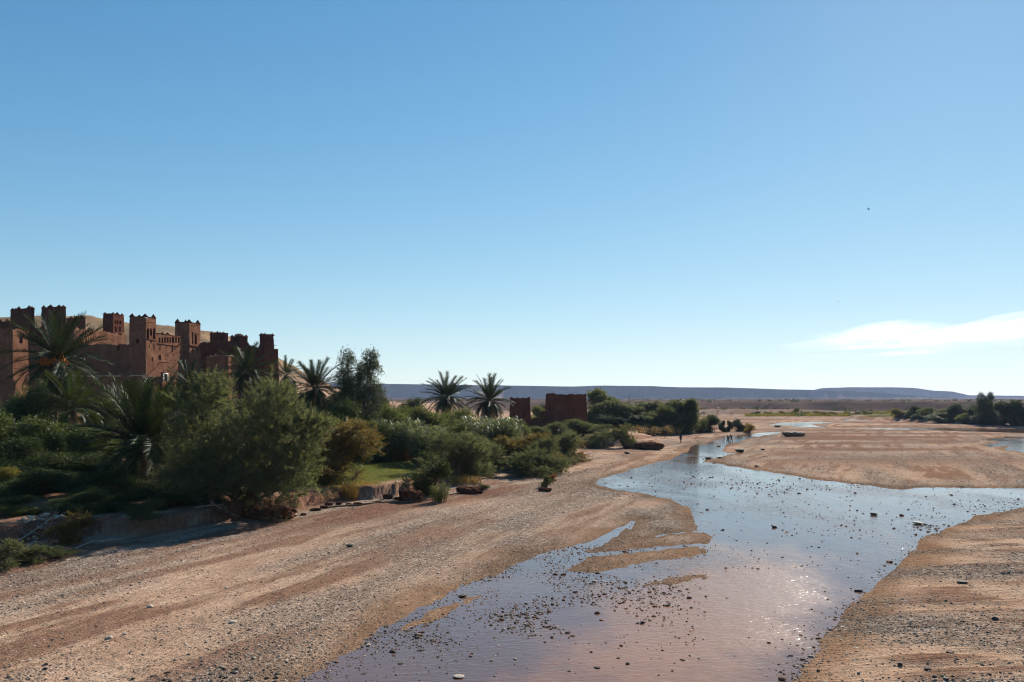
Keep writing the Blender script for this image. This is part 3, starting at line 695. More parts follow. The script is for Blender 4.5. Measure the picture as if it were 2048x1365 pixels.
b = MB(); p = at(591.5, 762, 153); b.tube([(p.x, p.y, 3.5), (p.x + .05, p.y, 8), tuple(p)], [.13, .12, .1], 6); attach(obj('post', b.mesh('post'), MT['pale_wood']), h)
h = house('ruined_tower', 1055, 178, 2, 'crumbling red earth tower with notched top beside two palms', 'ruin')
Block(h, 'tower', 1020, 1060, 1063, 793.5, 178, 2, rot=-6, w2=4.2, batter=.10, cornice=False, rag=.26, mat='ruin', steps=(.62, .3), front=[(1046, 826, 1050, 838, 'door')])
h = house('ruined_house', 1174, 168, 2, 'large flat-topped red earth ruin with broken parapet beside the river trees', 'ruin')
Block(h, 'wall', 1096, 1172, 1173, 787, 168, 2, rot=-8, w2=7, batter=.10, cornice=False, rag=.22, mat='ruin', steps=(1.75, .22), front=[(1098, 818, 1101.5, 822), (1150, 829, 1152.5, 833)])
Block(h, 'garden_wall', 1030, 1108, 1110, 836, 166, 2, rot=-4, w2=.7, batter=.02, cornice=False, rag=.5, mat='ruin')
Block(h, 'garden_wall', 1082, 1100, 1101, 822, 167, 2, rot=-4, w2=.7, batter=.02, cornice=False, rag=.5, mat='ruin')

# ------------------------------------------------------------------ plants
def unit(v): return v / (np.linalg.norm(v, axis=-1, keepdims=True) + 1e-9)
def leaves(mb, P, Dr, L, W, rng, quad=False):
    n = len(P); Dr = unit(Dr); side = unit(np.cross(Dr, rng.normal(size=(n, 3))))
    L = np.broadcast_to(L, (n,))[:, None]; W = np.broadcast_to(W, (n,))[:, None]
    i = np.arange(n)
    if quad:
        V = np.stack([P, P + Dr * L * .45 + side * W, P + Dr * L, P + Dr * L * .45 - side * W], 1).reshape(-1, 3)
        mb.add(V, np.stack([i * 4, i * 4 + 1, i * 4 + 2, i * 4 + 3], 1))
    else:
        V = np.stack([P - side * W, P + side * W, P + Dr * L], 1).reshape(-1, 3)
        mb.add(V, np.stack([i * 3, i * 3 + 1, i * 3 + 2], 1))
def gen_plant(seed, h, wd, style, nlobe, nclump, nleaf, L, W, quad=False, stems=4, ground=.0, lobes=None, clr=.5, shape='round'):
    """wood and foliage meshes of one plant: limbs run to lobes of the crown, leaf clumps sit round the limb ends"""
    rng = np.random.default_rng(seed); wood = MB(); leaf = MB()
    if lobes is None:
        lobes = []
        for k in range(nlobe):
            t = (k + .5) / nlobe; th = k * 2.4 + rng.uniform(-.5, .5)
            if shape == 'tall': rad = .5 * wd * (1 - .75 * t ** 1.5) * rng.uniform(.3, .75); z = h * (ground + .1 + (.86 - ground) * t)
            else:
                zf = ((k * .618) % 1) * .74 + .08; rad = .5 * wd * .80 * math.sqrt(1 - zf ** 2.4) * math.sqrt(rng.uniform(.1, 1)); z = h * zf
            r = rng.uniform(.17, .25) * wd * (.8 if shape == 'tall' else 1)
            lobes.append((rad * math.cos(th), rad * math.sin(th), z, r, min(r * rng.uniform(.75, 1.1), h * .26)))
    base = [np.array([rng.uniform(-.05, .05) * wd, rng.uniform(-.05, .05) * wd, -.15]) for _ in range(stems)]
    for k, (x, y, z, r, rz) in enumerate(lobes):
        c = np.array([x, y, z]); b = base[k % stems]
        m = b * .6 + c * .4 + np.array([0, 0, .08 * h]) + rng.normal(size=3) * .03 * wd
        rb = .012 * h + .02
        wood.tube([b, m * .5 + b * .5, m, c], [rb * 1.5, rb * 1.1, rb * .7, rb * .3], 5)
        for q in range(5):
            d = unit(rng.normal(size=3) + [0, 0, .5]); e = c + d * [r, r, rz] * .85
            wood.tube([m * .3 + c * .7, c * .5 + e * .5 + rng.normal(size=3) * .05 * r, e], [rb * .4, rb * .25, rb * .1], 3)
        d = unit(rng.normal(size=(nclump, 3)) + [0, 0, .25])
        cc = c + d * np.array([r, r, rz]) * (rng.uniform(.15, 1, (nclump, 1)) ** .45)
        cc[:, 2] = np.maximum(cc[:, 2], .08 * h * (ground > 0) + .04 * h)
        for j in range(nclump):
            out = d[j]
            if style == 'feather':          # sprays of fine needles along a twig
                tw = unit(out * .7 + rng.normal(size=3) * .45 + [0, 0, .45]); ln = rng.uniform(.5, 1.3) * clr * (1.6 if rng.random() < .22 else 1)
                t = rng.uniform(0, 1, (nleaf, 1)); P = cc[j] + tw * t * ln + rng.normal(size=(nleaf, 3)) * .06 * clr
                Dr = tw * .8 + rng.normal(size=(nleaf, 3)) * .55
            elif style == 'weep':
                tw = unit(out * .4 + [0, 0, -.7] + rng.normal(size=3) * .3); t = rng.uniform(0, 1, (nleaf, 1))
                P = cc[j] + tw * t * clr + rng.normal(size=(nleaf, 3)) * .14 * clr; Dr = tw + rng.normal(size=(nleaf, 3)) * .7
            else:
                P = cc[j] + rng.normal(size=(nleaf, 3)) * clr * .42; Dr = out * .5 + rng.normal(size=(nleaf, 3))
            P[:, 2] = np.abs(P[:, 2])
            leaves(leaf, P, Dr, L * rng.uniform(.6, 1.3, nleaf), W * rng.uniform(.7, 1.2, nleaf), rng, quad)
    return dict(h=h, w=wd, wood=wood.mesh('trunk', True), leaf=leaf.mesh('crown'), bark='bark')
def gen_reed(seed, h, wd, n, Lw=.028):
    rng = np.random.default_rng(seed); wood = MB(); leaf = MB()
    for k in range(n):
        r = .5 * wd * math.sqrt(rng.random()); th = rng.uniform(0, 6.283); b = np.array([r * math.cos(th), r * math.sin(th), -.1])
        lean = np.array([math.cos(th), math.sin(th), 0]) * rng.uniform(0, .18) * h; hh = h * rng.uniform(.6, 1)
        t = b + lean + [0, 0, hh]; wood.tube([b, b * .5 + t * .5 - lean * .15, t], [.018, .014, .006], 3)
        m = 12; f = rng.uniform(.25, 1, m)[:, None]; P = b + (t - b) * f; a = rng.uniform(0, 6.283, m)
        D0 = np.stack([np.cos(a), np.sin(a), rng.uniform(.5, 1.6, m)], 1); D0 = unit(D0); ll = rng.uniform(.35, .7, m) * min(1, h / 3)
        mid = P + D0 * ll[:, None] * .55; tip = mid + unit(D0 * [1, 1, .1] - [0, 0, .35]) * ll[:, None] * .5
        s = unit(np.cross(D0, rng.normal(size=(m, 3)))) * Lw
        i = np.arange(m) * 5
        leaf.add(np.stack([P - s * .6, P + s * .6, mid + s, mid - s, tip], 1).reshape(-1, 3), np.stack([i, i + 1, i + 2, i + 3], 1))
        leaf.add(np.stack([mid - s, mid + s, tip], 1).reshape(-1, 3), np.arange(m * 3).reshape(-1, 3))
    return dict(h=h, w=wd, wood=wood.mesh('trunk'), leaf=leaf.mesh('crown'), bark='reed')
PROTO = {}
def proto(key):
    if key in PROTO: return PROTO[key]
    k, i = key.rsplit('_', 1); i = int(i); s = sum(ord(c) * (j + 3) for j, c in enumerate(k)) + i * 101
    if k == 'bigtam':
        lb = [(-4.2, -1.8, 1.5, 1.9, 1.3), (-1.6, -2.6, 1.3, 2.0, 1.2), (1.2, -2.8, 1.4, 2.0, 1.2), (3.6, -2.0, 1.3, 1.9, 1.2), (-.2, -1.0, 2.2, 2.4, 1.8), (-2.6, 1.0, 2.4, 2.2, 1.8), (2.6, 1.0, 2.4, 2.2, 1.8), (-3.5, -.5, 7.2, 1.9, 1.9), (-2.6, .8, 8.7, 1.4, 1.4), (2.1, 0, 7.8, 2.0, 1.9), (3.2, -.6, 6.9, 1.9, 1.6), (-.2, .3, 5.2, 2.2, 1.7), (-3.2, -1.4, 5.0, 2.3, 1.9),
              (3.9, -.9, 4.9, 2.2, 1.8), (.8, -1.8, 4.7, 2.4, 2.0), (-1.2, -2.2, 3.0, 2.2, 1.5), (2.4, -2.2, 3.0, 2.3, 1.6), (4.3, -.6, 3.0, 1.7, 1.4), (-3.9, -.8, 2.8, 1.7, 1.4), (5.2, .2, 5.8, 1.3, 1.1), (0, 2, 4.4, 2.4, 2.0)]
        p = gen_plant(s, 10, 12, 'feather', 21, 130, 36, .32, .026, lobes=lb, stems=5, clr=.8)
    elif k == 'tam': p = gen_plant(s, 5, 5, 'feather', 20, 48, 32, .24, .022, clr=.55, stems=5)
    elif k == 'shrub': p = gen_plant(s, 2.5, 3, 'feather', 16, 34, 28, .16, .018, clr=.34, stems=5)
    elif k == 'euc': 
        lb = [(-1.5, 0, 10.6, 1.0, 1.5), (-1.7, .2, 8.8, 1.3, 1.4), (1.5, 0, 10.9, .95, 1.2), (1.7, 0, 9.5, 1.25, 1.3), (1.0, .3, 7.8, 1.7, 1.6), (-.9, 0, 7.0, 1.8, 1.6), (.3, -.3, 5.8, 2.2, 1.8),
              (1.8, -.2, 5.0, 1.9, 1.6), (-1.6, -.1, 4.9, 1.8, 1.5), (.4, -.8, 3.4, 2.2, 1.6), (2.4, -.2, 3.0, 1.6, 1.4), (-1.8, -.4, 2.8, 1.6, 1.4), (.2, .6, 9.4, .8, 1.2), (-1.2, .4, 7.9, 1.5, 1.4), (.6, .5, 6.6, 2.0, 1.6), (2.3, .2, 6.6, 1.4, 1.3), (-2.3, .1, 5.9, 1.3, 1.2), (.2, -1.0, 1.8, 2.3, 1.4), (2.3, -.6, 1.7, 1.7, 1.3), (-2.1, -.6, 1.6, 1.7, 1.3)]
        p = gen_plant(s, 12, 6.6, 'leaf', 13, 62, 24, .25, .05, True, lobes=lb, stems=2, clr=.62)
    elif k == 'willow': p = gen_plant(s, 9, 7, 'weep', 26, 52, 26, .34, .065, clr=.9, stems=2)
    elif k == 'poplar': p = gen_plant(s, 10, 4.5, 'leaf', 16, 44, 24, .28, .07, True, clr=.6, stems=1, shape='tall', ground=.12)
    elif k == 'bush': p = gen_plant(s, 5, 6, 'leaf', 20, 52, 26, .20, .05, True, clr=.5, stems=5)
    elif k == 'twig': p = gen_plant(s, 2.0, 2.4, 'feather', 9, 14, 14, .14, .009, clr=.4, stems=7)
    elif k == 'reed': p = gen_reed(s, 3.6, 4.2, 420, .034)
    elif k == 'tuft': p = gen_reed(s, 1.6, 1.2, 60, .016)
    elif k == 'straw': p = gen_reed(s, .9, 2.2, 120, .012)
    PROTO[key] = p; return p
PRNG = random.Random(77)
def plant(key, px, ytop, wpx, D, mat, name, label, cat='bush', group=None, zb=None):
    p = proto(key); X = (px - 1024) / F * D; z0 = gz(X, D) if zb is None else zb
    hh = max(.35, EYE + (HOR - ytop) / F * D - z0); ww = wpx / F * D * (1.22 if D < 250 and key.split('_')[0] in ('bush', 'tam', 'shrub', 'willow') else 1.0)
    e = empty(name, (X, D, z0), label, cat, group)
    hh = max(hh, .32 * ww) if cat == 'bush' else hh; e.scale = (ww / p['w'], ww / p['w'], hh / p['h']); rot = 0 if key.startswith(('bigtam', 'euc')) else PRNG.uniform(0, 6.283); e.rotation_euler = (0, 0, rot)
    wood = key.split('_')[0] in ('reed', 'tuft', 'straw')
    for nm, me, mt in ((('stems' if wood else 'trunk'), p['wood'], mat if wood else p['bark']), ('foliage' if cat in ('bush', 'reeds', 'grass') else 'crown', p['leaf'], mat)):
        o = bpy.data.objects.new(nm, me); col.objects.link(o)
        if not me.materials: me.materials.append(MT[mt])
        o.material_slots[0].link = 'OBJECT'; o.material_slots[0].material = MT[mt]
        o.parent = e
        if nm == 'stems': o['kind'] = 'stuff'
    return e

# date palms: every frond is an object of its own
def frond_mesh(seed, droop, L=4.2, nl=40, dead=False):
    rng = np.random.default_rng(seed); b = MB(); t = np.linspace(0, 1, 14)
    ang = -droop * t ** 1.6; dx = np.cos(ang); dz = np.sin(ang); st = L / 13
    P = np.stack([np.concatenate([[0], np.cumsum(dx[:-1]) * st]), .06 * L * np.sin(t * 2 + seed) * t, np.concatenate([[0], np.cumsum(dz[:-1]) * st])], 1)
    b.tube(P, .035 * (1 - t * .85), 3)
    for s in (-1, 1):
        f = np.linspace(.13, .99, nl) + rng.uniform(-.008, .008, nl); Q = np.stack([np.interp(f, t, P[:, k]) for k in range(3)], 1)
        a = np.interp(f, t, ang); T = np.stack([np.cos(a), 0 * a, np.sin(a)], 1); N = np.stack([-np.sin(a), 0 * a, np.cos(a)], 1)
        ll = L * .185 * np.minimum(1, np.minimum(f / .3 + .15, (1.12 - f) / .35 + .2)) * rng.uniform(.85, 1.15, nl)
        D = T * (.55 + .5 * f[:, None]) + np.array([0, s * 1.0, 0]) * (1.0 - .35 * f[:, None]) + N * rng.uniform(.15, .55, (nl, 1)) * (-.8 if dead else 1) + rng.normal(size=(nl, 3)) * .08
        D = unit(D); W = T * .06
        tip = Q + D * ll[:, None] - np.array([0, 0, 1.0]) * ll[:, None] * rng.uniform(.05, .22, (nl, 1))
        b.add(np.stack([Q - W, Q + W, tip], 1).reshape(-1, 3), np.arange(nl * 3).reshape(-1, 3))
    return b.mesh('frond')
FROND = [frond_mesh(k, d) for k, d in enumerate((.25, .55, .9, 1.25, 1.7))]
DEADF = [frond_mesh(20 + k, d, nl=22, dead=True) for k, d in enumerate((.9, 1.4))]
FARF = [frond_mesh(30 + k, d, nl=14) for k, d in enumerate((.4, .9, 1.4))]
def palm_trunk(hh, rng):
    b = MB(); n = max(6, int(hh / .16)); z = np.linspace(-.3, hh, n); r = .24 + .05 * np.cos(np.arange(n) * math.pi) + .12 * np.exp(-z.clip(0) / .5) + .1 * sst(hh - .9, hh - .2, z)
    x = .12 * np.sin(z * .35 + rng.uniform(0, 6)) * z / max(hh, 1)
    b.tube(np.stack([x, x * .4, z], 1), r, 8)
    return b.mesh('trunk')
def date_palm(px, py, rpx, D, label, nf=46, mat='palm', dead=7, dates=0, group=None, seed=1, up=80, low=-58, zb=None):
    rng = np.random.default_rng(seed); X = (px - 1024) / F * D; z0 = gz(X, D) if zb is None else zb; zc = EYE + (HOR - py) / F * D
    hh = max(.5, zc - z0); sc_ = rpx / F * D / 3.5
    e = empty('date_palm', (X, D, z0), label, 'palm', group)
    e.rotation_euler = (rng.normal() * .05, rng.normal() * .07, rng.uniform(0, 6.28) if not dates else 0)
    t = obj('trunk', palm_trunk(hh, rng), MT['palm_bark']); t.parent = e
    fr = FROND if nf > 26 else FARF
    def put(me, name, el, az, s, mt, dz=0.0):
        o = bpy.data.objects.new(name, me); col.objects.link(o); o.parent = e
        o.location = (.1 * math.cos(az), .1 * math.sin(az), hh + dz); o.rotation_euler = (rng.uniform(-.5, .5), -el, az); o.scale = (s, s, s)
        if not me.materials: me.materials.append(MT[mt])
        o.material_slots[0].link = 'OBJECT'; o.material_slots[0].material = MT[mt]
    for k in range(nf):
        t_ = (k + .5) / nf; el = R(up + (low - up) * t_ ** .85) + rng.normal() * .09; az = k * 2.39996 + rng.normal() * .15
        di = min(len(fr) - 1, max(0, int((.12 + .75 * t_ + rng.uniform(-.12, .12)) * len(fr))))
        put(fr[di], 'frond', el, az, sc_ * rng.uniform(.85, 1.08) * (.78 + .22 * math.sin(math.pi * min(1, t_ + .25))), mat, .25 * (1 - t_))
    for k in range(dead):
        put(DEADF[k % 2], 'dry_frond', R(rng.uniform(-70, -35)), rng.uniform(0, 6.283), sc_ * rng.uniform(.6, .85), 'palm_dead', -.25)
    for k in range(dates):
        a = -1.57 + (k - dates / 2 + .5) * .55; b = MB(); p0 = np.array([0, 0, hh]); p1 = p0 + np.array([math.cos(a) * .7, math.sin(a) * .7, .75]) * sc_; p2 = p0 + np.array([math.cos(a) * 1.15, math.sin(a) * 1.15, .3]) * sc_
        b.tube([p0, p1, p2], [.07, .06, .05], 5)
        for q in range(26):
            d = rng.normal(size=3) * [.3, .3, .12] + [0, 0, -.55]; b.tube([p2, p2 + d * sc_ * .5, p2 + d * sc_], [.025, .03, .045], 3)
        o = obj('date_cluster', b.mesh('date_cluster'), MT['date']); o.parent = e
    return e
date_palm(108, 724, 90, 100, 'tallest date palm with orange date stalks in front of the twin towers', 72, dates=4, seed=1, dead=12)
date_palm(288, 893, 128, 62, 'broad low date palm with wide arching fronds left of the big feathery tamarisk', 72, seed=2, dead=6, up=82, low=-25)
date_palm(155, 818, 70, 86, 'shaggy low date palm under the tallest palm', 40, 'palm_y', seed=3, low=-30)
date_palm(247, 830, 52, 100, 'bright green young palm below the low house roof', 40, 'palm_y', seed=4, dead=2, up=84, low=0)
date_palm(318, 834, 50, 90, 'upright young palm between the low house and the big tamarisk', 34, 'palm_y', seed=14, dead=2, up=85, low=5)
date_palm(372, 770, 47, 118, 'dark palm in front of the right kasbah tower', 52, seed=5)
date_palm(493, 745, 52, 128, 'palm crown below the nest tower and the brush-edged terrace', 60, seed=6, dead=10)
date_palm(572, 752, 34, 148, 'small palm crown beside the tapering corner tower', 34, seed=7)
date_palm(640, 778, 56, 112, 'palm left of the tall eucalyptus with fronds against the sky', 62, seed=8)
date_palm(892, 797, 45, 148, 'left palm of the pair before the distant plateau', 66, seed=9, dead=8)
date_palm(976, 804, 47, 144, 'right palm of the pair with rust-brown dry fronds, next to the notched ruin', 70, seed=10, dead=16)
date_palm(790, 812, 20, 235, 'tiny far palm poking out left of the palm pair', 18, seed=11, dead=0)
date_palm(1257, 806, 16, 262, 'tiny far palm behind the riverside willows', 18, seed=12, dead=0)

# trees and bushes, left to right
P_ = plant
P_('bigtam_0', 487, 756, 312, 58.5, 'tam', 'tamarisk_tree', 'huge feathery olive tamarisk leaning over the cut bank', 'tree')
P_('tam_1', 665, 842, 165, 73, 'tam_rust', 'tamarisk_tree', 'tamarisk with orange-brown tips just right of the huge one', 'tree')
P_('tam_0', 612, 858, 110, 76, 'tam', 'tamarisk_tree', 'olive tamarisk squeezed between the huge and the orange-brown one', 'tree')
P_('euc_0', 717, 703, 104, 112, 'eucalyptus', 'eucalyptus_tree', 'tall dark eucalyptus with two ragged tops against the sky', 'tree')
P_('bush_0', 700, 800, 92, 104, 'dark', 'bush', 'dark dense bush at the foot of the eucalyptus')
P_('bush_1', 762, 815, 100, 100, 'willow', 'bush', 'olive bush right of the eucalyptus foot')
P_('bush_1', 52, 770, 95, 84, 'broad', 'bush', 'bush with small glinting leaves left of the tallest palm trunk')
P_('bush_2', 5, 812, 120, 78, 'broad', 'bush', 'leafy bush at the left edge under the earth house')
P_('bush_0', 100, 835, 140, 76, 'broad', 'bush', 'wide bush with bright leaf tips in front of the tallest palm trunk')
P_('bush_3', 175, 850, 110, 72, 'broad', 'bush', 'bright green bush left of the broad low palm')
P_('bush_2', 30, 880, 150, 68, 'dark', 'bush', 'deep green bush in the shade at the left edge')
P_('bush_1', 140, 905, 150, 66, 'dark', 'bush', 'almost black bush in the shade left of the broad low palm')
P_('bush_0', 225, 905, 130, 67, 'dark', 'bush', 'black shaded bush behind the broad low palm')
P_('bush_3', 2, 935, 66, 60, 'autumn', 'bush', 'small yellowing bush at the left edge')
P_('bush_2', 200, 806, 90, 96, 'willow', 'bush', 'dull green bush below the low house front')
P_('bush_3', 390, 800, 90, 88, 'dark', 'bush', 'dark bush between the upright young palm and the huge tamarisk')
P_('bush_0', 345, 880, 120, 70, 'dark', 'bush', 'dark bush filling the gap right of the broad low palm')
P_('bush_2', 60, 985, 140, 58, 'dark', 'bush', 'low dark bush behind the pile of stones')
P_('bush_1', 450, 960, 160, 66, 'dark', 'bush', 'shaded undergrowth beneath the huge tamarisk')
P_('bush_3', 600, 805, 80, 105, 'willow', 'bush', 'green bush below the ruined hut')
P_('bush_0', 655, 815, 80, 108, 'dark', 'bush', 'dark bush below the palm next to the eucalyptus')
P_('reed_0', 800, 835, 85, 96, 'reed', 'reed_clump', 'left stand of tall pale reeds above the lawn', 'reeds', 'tall reeds')
P_('reed_1', 855, 850, 70, 92, 'reed', 'reed_clump', 'short dull reeds between the lawn and the olive shrubs', 'reeds', 'tall reeds')
P_('reed_1', 985, 832, 105, 112, 'reed', 'reed_clump', 'right stand of tall pale reeds below the palm pair', 'reeds', 'tall reeds')
P_('bush_2', 850, 817, 100, 122, 'willow', 'bush', 'grey-green bush under the left palm of the pair')
P_('bush_1', 925, 820, 110, 126, 'willow', 'bush', 'grey-green bush between the two palms of the pair')
P_('bush_3', 835, 797, 70, 172, 'dark', 'bush', 'round dark tree crown left of the palm pair')
P_('bush_0', 780, 822, 60, 140, 'dark', 'bush', 'dark bush under the tiny far palm')
P_('bush_1', 1010, 838, 55, 150, 'dark', 'bush', 'dark bush at the foot of the notched ruin')
P_('tam_0', 905, 862, 112, 84, 'tam', 'tamarisk_bush', 'large olive tamarisk bush at the right end of the lawn', 'bush')
P_('tam_2', 962, 866, 78, 93, 'tam', 'tamarisk_bush', 'olive tamarisk bush right of the lawn bushes below the pale reeds', 'bush')
P_('tam_1', 995, 872, 62, 97, 'tam_rust', 'tamarisk_bush', 'small rust-tinted tamarisk bush at the top of the sandy slope', 'bush')
P_('tam_2', 1068, 868, 95, 98, 'tam_rust', 'tamarisk_bush', 'rust-tinted tamarisk bush standing on the sandy slope', 'bush')
P_('tam_1', 1122, 866, 72, 106, 'tam', 'tamarisk_bush', 'yellow-green tamarisk bush nearest the gravel point', 'bush')
P_('shrub_0', 1052, 902, 88, 89, 'tam_grey', 'tamarisk_bush', 'low grey-green bush in front of the rust-tinted one on the slope', 'bush')
P_('shrub_1', 861, 918, 72, 71, 'dark', 'tamarisk_bush', 'compact dark bush overhanging the bank by the earth clod', 'bush')
P_('tuft_0', 879, 962, 34, 66, 'pale', 'reed_tuft', 'pale upright reed tuft at the foot of the bank', 'reeds')
P_('shrub_2', 1190, 864, 68, 141, 'tam', 'tamarisk_bush', 'rounded olive bush on the sand below the big red ruin', 'bush')
P_('shrub_0', 1248, 853, 50, 141, 'tam_grey', 'tamarisk_bush', 'dark round bush on the broken bank edge', 'bush')
P_('bush_2', 1160, 840, 75, 156, 'willow', 'bush', 'grey-green bush in front of the big red ruin')
P_('shrub_1', 1112, 852, 60, 150, 'tam_grey', 'bush', 'low grey bush left of the big red ruin front')
P_('bush_0', 1058, 853, 70, 140, 'willow', 'bush', 'bush in front of the ruined garden wall')
P_('bush_3', 1078, 812, 40, 215, 'pale', 'bush', 'yellow-green tree seen between the two ruins')
P_('bush_1', 1092, 806, 40, 240, 'dark', 'bush', 'dark tree behind the gap between the two ruins')
W_ = 'riverside trees behind the sand spit'
P_('willow_2', 1207, 771, 58, 218, 'pale', 'poplar_tree', 'tallest yellowish tree right of the big red ruin', 'tree', W_)
P_('willow_0', 1192, 804, 84, 222, 'willow', 'willow_tree', 'grey-green tree touching the big red ruin', 'tree', W_)
P_('willow_1', 1240, 798, 96, 208, 'willow', 'willow_tree', 'broad willow right of the tallest yellowish tree', 'tree', W_)
P_('willow_2', 1296, 799, 88, 206, 'willow', 'willow_tree', 'willow in the middle of the riverside row', 'tree', W_)
P_('willow_0', 1345, 794, 84, 203, 'willow', 'willow_tree', 'dense round willow behind the person with raised arms', 'tree', W_)
P_('poplar_1', 1382, 800, 46, 200, 'willow', 'willow_tree', 'slim tree at the right end of the willow row', 'tree', W_)
P_('willow_1', 1265, 828, 50, 196, 'dark', 'willow_tree', 'shaded low tree in front of the middle willow', 'tree', W_)
P_('tuft_0', 1398, 828, 28, 205, 'pale', 'reed_clump', 'pale feathery reeds right of the slim tree', 'reeds')
P_('bush_2', 1416, 831, 46, 210, 'dark', 'bush', 'dark bush at the end of the riverside trees')
P_('bush_0', 1445, 841, 14, 212, 'dark', 'bush', 'first tiny dark bush on the far bank tip', 'bush', 'tiny bushes on the bank tip')
P_('bush_1', 1459, 841, 12, 214, 'dark', 'bush', 'second tiny dark bush on the far bank tip', 'bush', 'tiny bushes on the bank tip')
P_('bush_3', 1480, 839, 28, 216, 'dark', 'bush', 'widest dark bush on the far bank tip', 'bush', 'tiny bushes on the bank tip')
P_('shrub_2', 1499, 847, 18, 210, 'straw', 'bush', 'straw-coloured bush at the very tip of the bank')
P_('bush_1', 1320, 812, 66, 200, 'willow', 'willow_bush', 'low bush at the foot of the dense round willow', 'bush')
P_('bush_3', 1362, 828, 50, 198, 'dark', 'willow_bush', 'low dark bush left of the slim tree', 'bush')
P_('bush_0', 1225, 828, 70, 200, 'dark', 'willow_bush', 'shaded bush under the tallest yellowish tree', 'bush')
P_('bush_2', 1290, 834, 44, 196, 'willow', 'willow_bush', 'low bush under the middle willow', 'bush')
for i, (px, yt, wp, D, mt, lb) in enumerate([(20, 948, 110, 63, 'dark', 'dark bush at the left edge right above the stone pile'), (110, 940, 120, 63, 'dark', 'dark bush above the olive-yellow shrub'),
        (200, 945, 120, 58, 'dark', 'dark bush on the bank edge left of the broad low palm foot'), (290, 955, 110, 59.5, 'dark', 'dark bush added over the shaded foot of the broad low palm'), (370, 940, 100, 60.5, 'dark', 'dark bush hanging over the bank left of the huge tamarisk'),  # the bush at the palm foot is added, standing for deep shade
        (25, 1005, 90, 50.5, 'dark', 'lowest dark bush added for shade behind the stone pile at the left edge'), (165, 1000, 100, 52, 'dark', 'low dark bush added for shade behind the olive-yellow shrub'), (245, 1000, 90, 53.5, 'dark', 'low dark bush added for shade left of the wispy grey-green shrub'),  # these low bushes, and the next two, are added to blacken the shaded bank
        (335, 985, 80, 54.5, 'dark', 'low dark bush added for shade right of the wispy grey-green shrub'), (400, 975, 90, 57, 'dark', 'low dark bush added for shade under the left skirt of the huge tamarisk'),
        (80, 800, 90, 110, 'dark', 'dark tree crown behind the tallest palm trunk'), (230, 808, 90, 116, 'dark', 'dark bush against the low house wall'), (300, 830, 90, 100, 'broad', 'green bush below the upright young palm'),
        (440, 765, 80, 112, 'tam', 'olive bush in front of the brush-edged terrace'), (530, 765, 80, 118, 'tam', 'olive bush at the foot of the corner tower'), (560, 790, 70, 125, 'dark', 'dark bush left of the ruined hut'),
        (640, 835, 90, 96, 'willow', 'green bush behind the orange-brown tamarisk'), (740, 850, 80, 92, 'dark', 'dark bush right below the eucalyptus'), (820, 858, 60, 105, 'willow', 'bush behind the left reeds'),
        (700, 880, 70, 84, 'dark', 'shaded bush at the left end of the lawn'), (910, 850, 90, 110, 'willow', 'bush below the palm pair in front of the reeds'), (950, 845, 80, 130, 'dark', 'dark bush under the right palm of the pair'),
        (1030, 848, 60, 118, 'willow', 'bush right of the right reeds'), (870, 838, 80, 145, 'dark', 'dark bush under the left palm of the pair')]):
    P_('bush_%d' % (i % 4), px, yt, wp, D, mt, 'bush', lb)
for i, (px, yt, wp, D, mt, lb) in enumerate([(935, 880, 80, 87, 'tam', 'olive tamarisk bush between the two large ones at the lawn end'), (1035, 874, 70, 101, 'tam', 'olive tamarisk bush left of the rust-tinted one on the slope'),
        (1092, 876, 76, 94, 'tam', 'olive tamarisk bush right of the rust-tinted one on the slope'), (1140, 878, 56, 110, 'tam_rust', 'brownish tamarisk bush at the right end of the slope bushes'), (870, 880, 70, 88, 'tam_grey', 'grey tamarisk bush behind the compact dark one'),
        (760, 872, 60, 97, 'tam', 'olive tamarisk bush right of the orange-brown one behind the lawn'), (720, 860, 70, 90, 'tam_grey', 'grey tamarisk bush behind the lawn corner'), (1000, 856, 70, 108, 'tam_grey', 'grey bush in front of the right pale reeds'),
        (1210, 850, 60, 150, 'tam_grey', 'grey bush right of the big red ruin front'), (600, 885, 80, 68, 'tam_rust', 'brownish tamarisk at the right skirt of the huge one'), (1100, 845, 60, 146, 'tam', 'olive bush below the gap between the ruins')]):
    P_('tam_%d' % (i % 3), px, yt, wp, D, mt, 'tamarisk_bush', lb)
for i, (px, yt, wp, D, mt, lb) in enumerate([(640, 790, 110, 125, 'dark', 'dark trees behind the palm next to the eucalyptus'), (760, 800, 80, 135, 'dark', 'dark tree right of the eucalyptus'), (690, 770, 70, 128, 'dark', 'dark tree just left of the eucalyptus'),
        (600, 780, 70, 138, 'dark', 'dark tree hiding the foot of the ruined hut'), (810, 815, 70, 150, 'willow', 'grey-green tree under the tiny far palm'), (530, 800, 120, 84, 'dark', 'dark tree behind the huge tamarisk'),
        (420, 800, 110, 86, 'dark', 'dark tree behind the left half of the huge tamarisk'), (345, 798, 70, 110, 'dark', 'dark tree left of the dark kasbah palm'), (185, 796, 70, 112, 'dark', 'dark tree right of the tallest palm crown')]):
    P_('bush_%d' % ((i + 1) % 4), px, yt, wp, D, mt, 'tree', lb, 'tree')
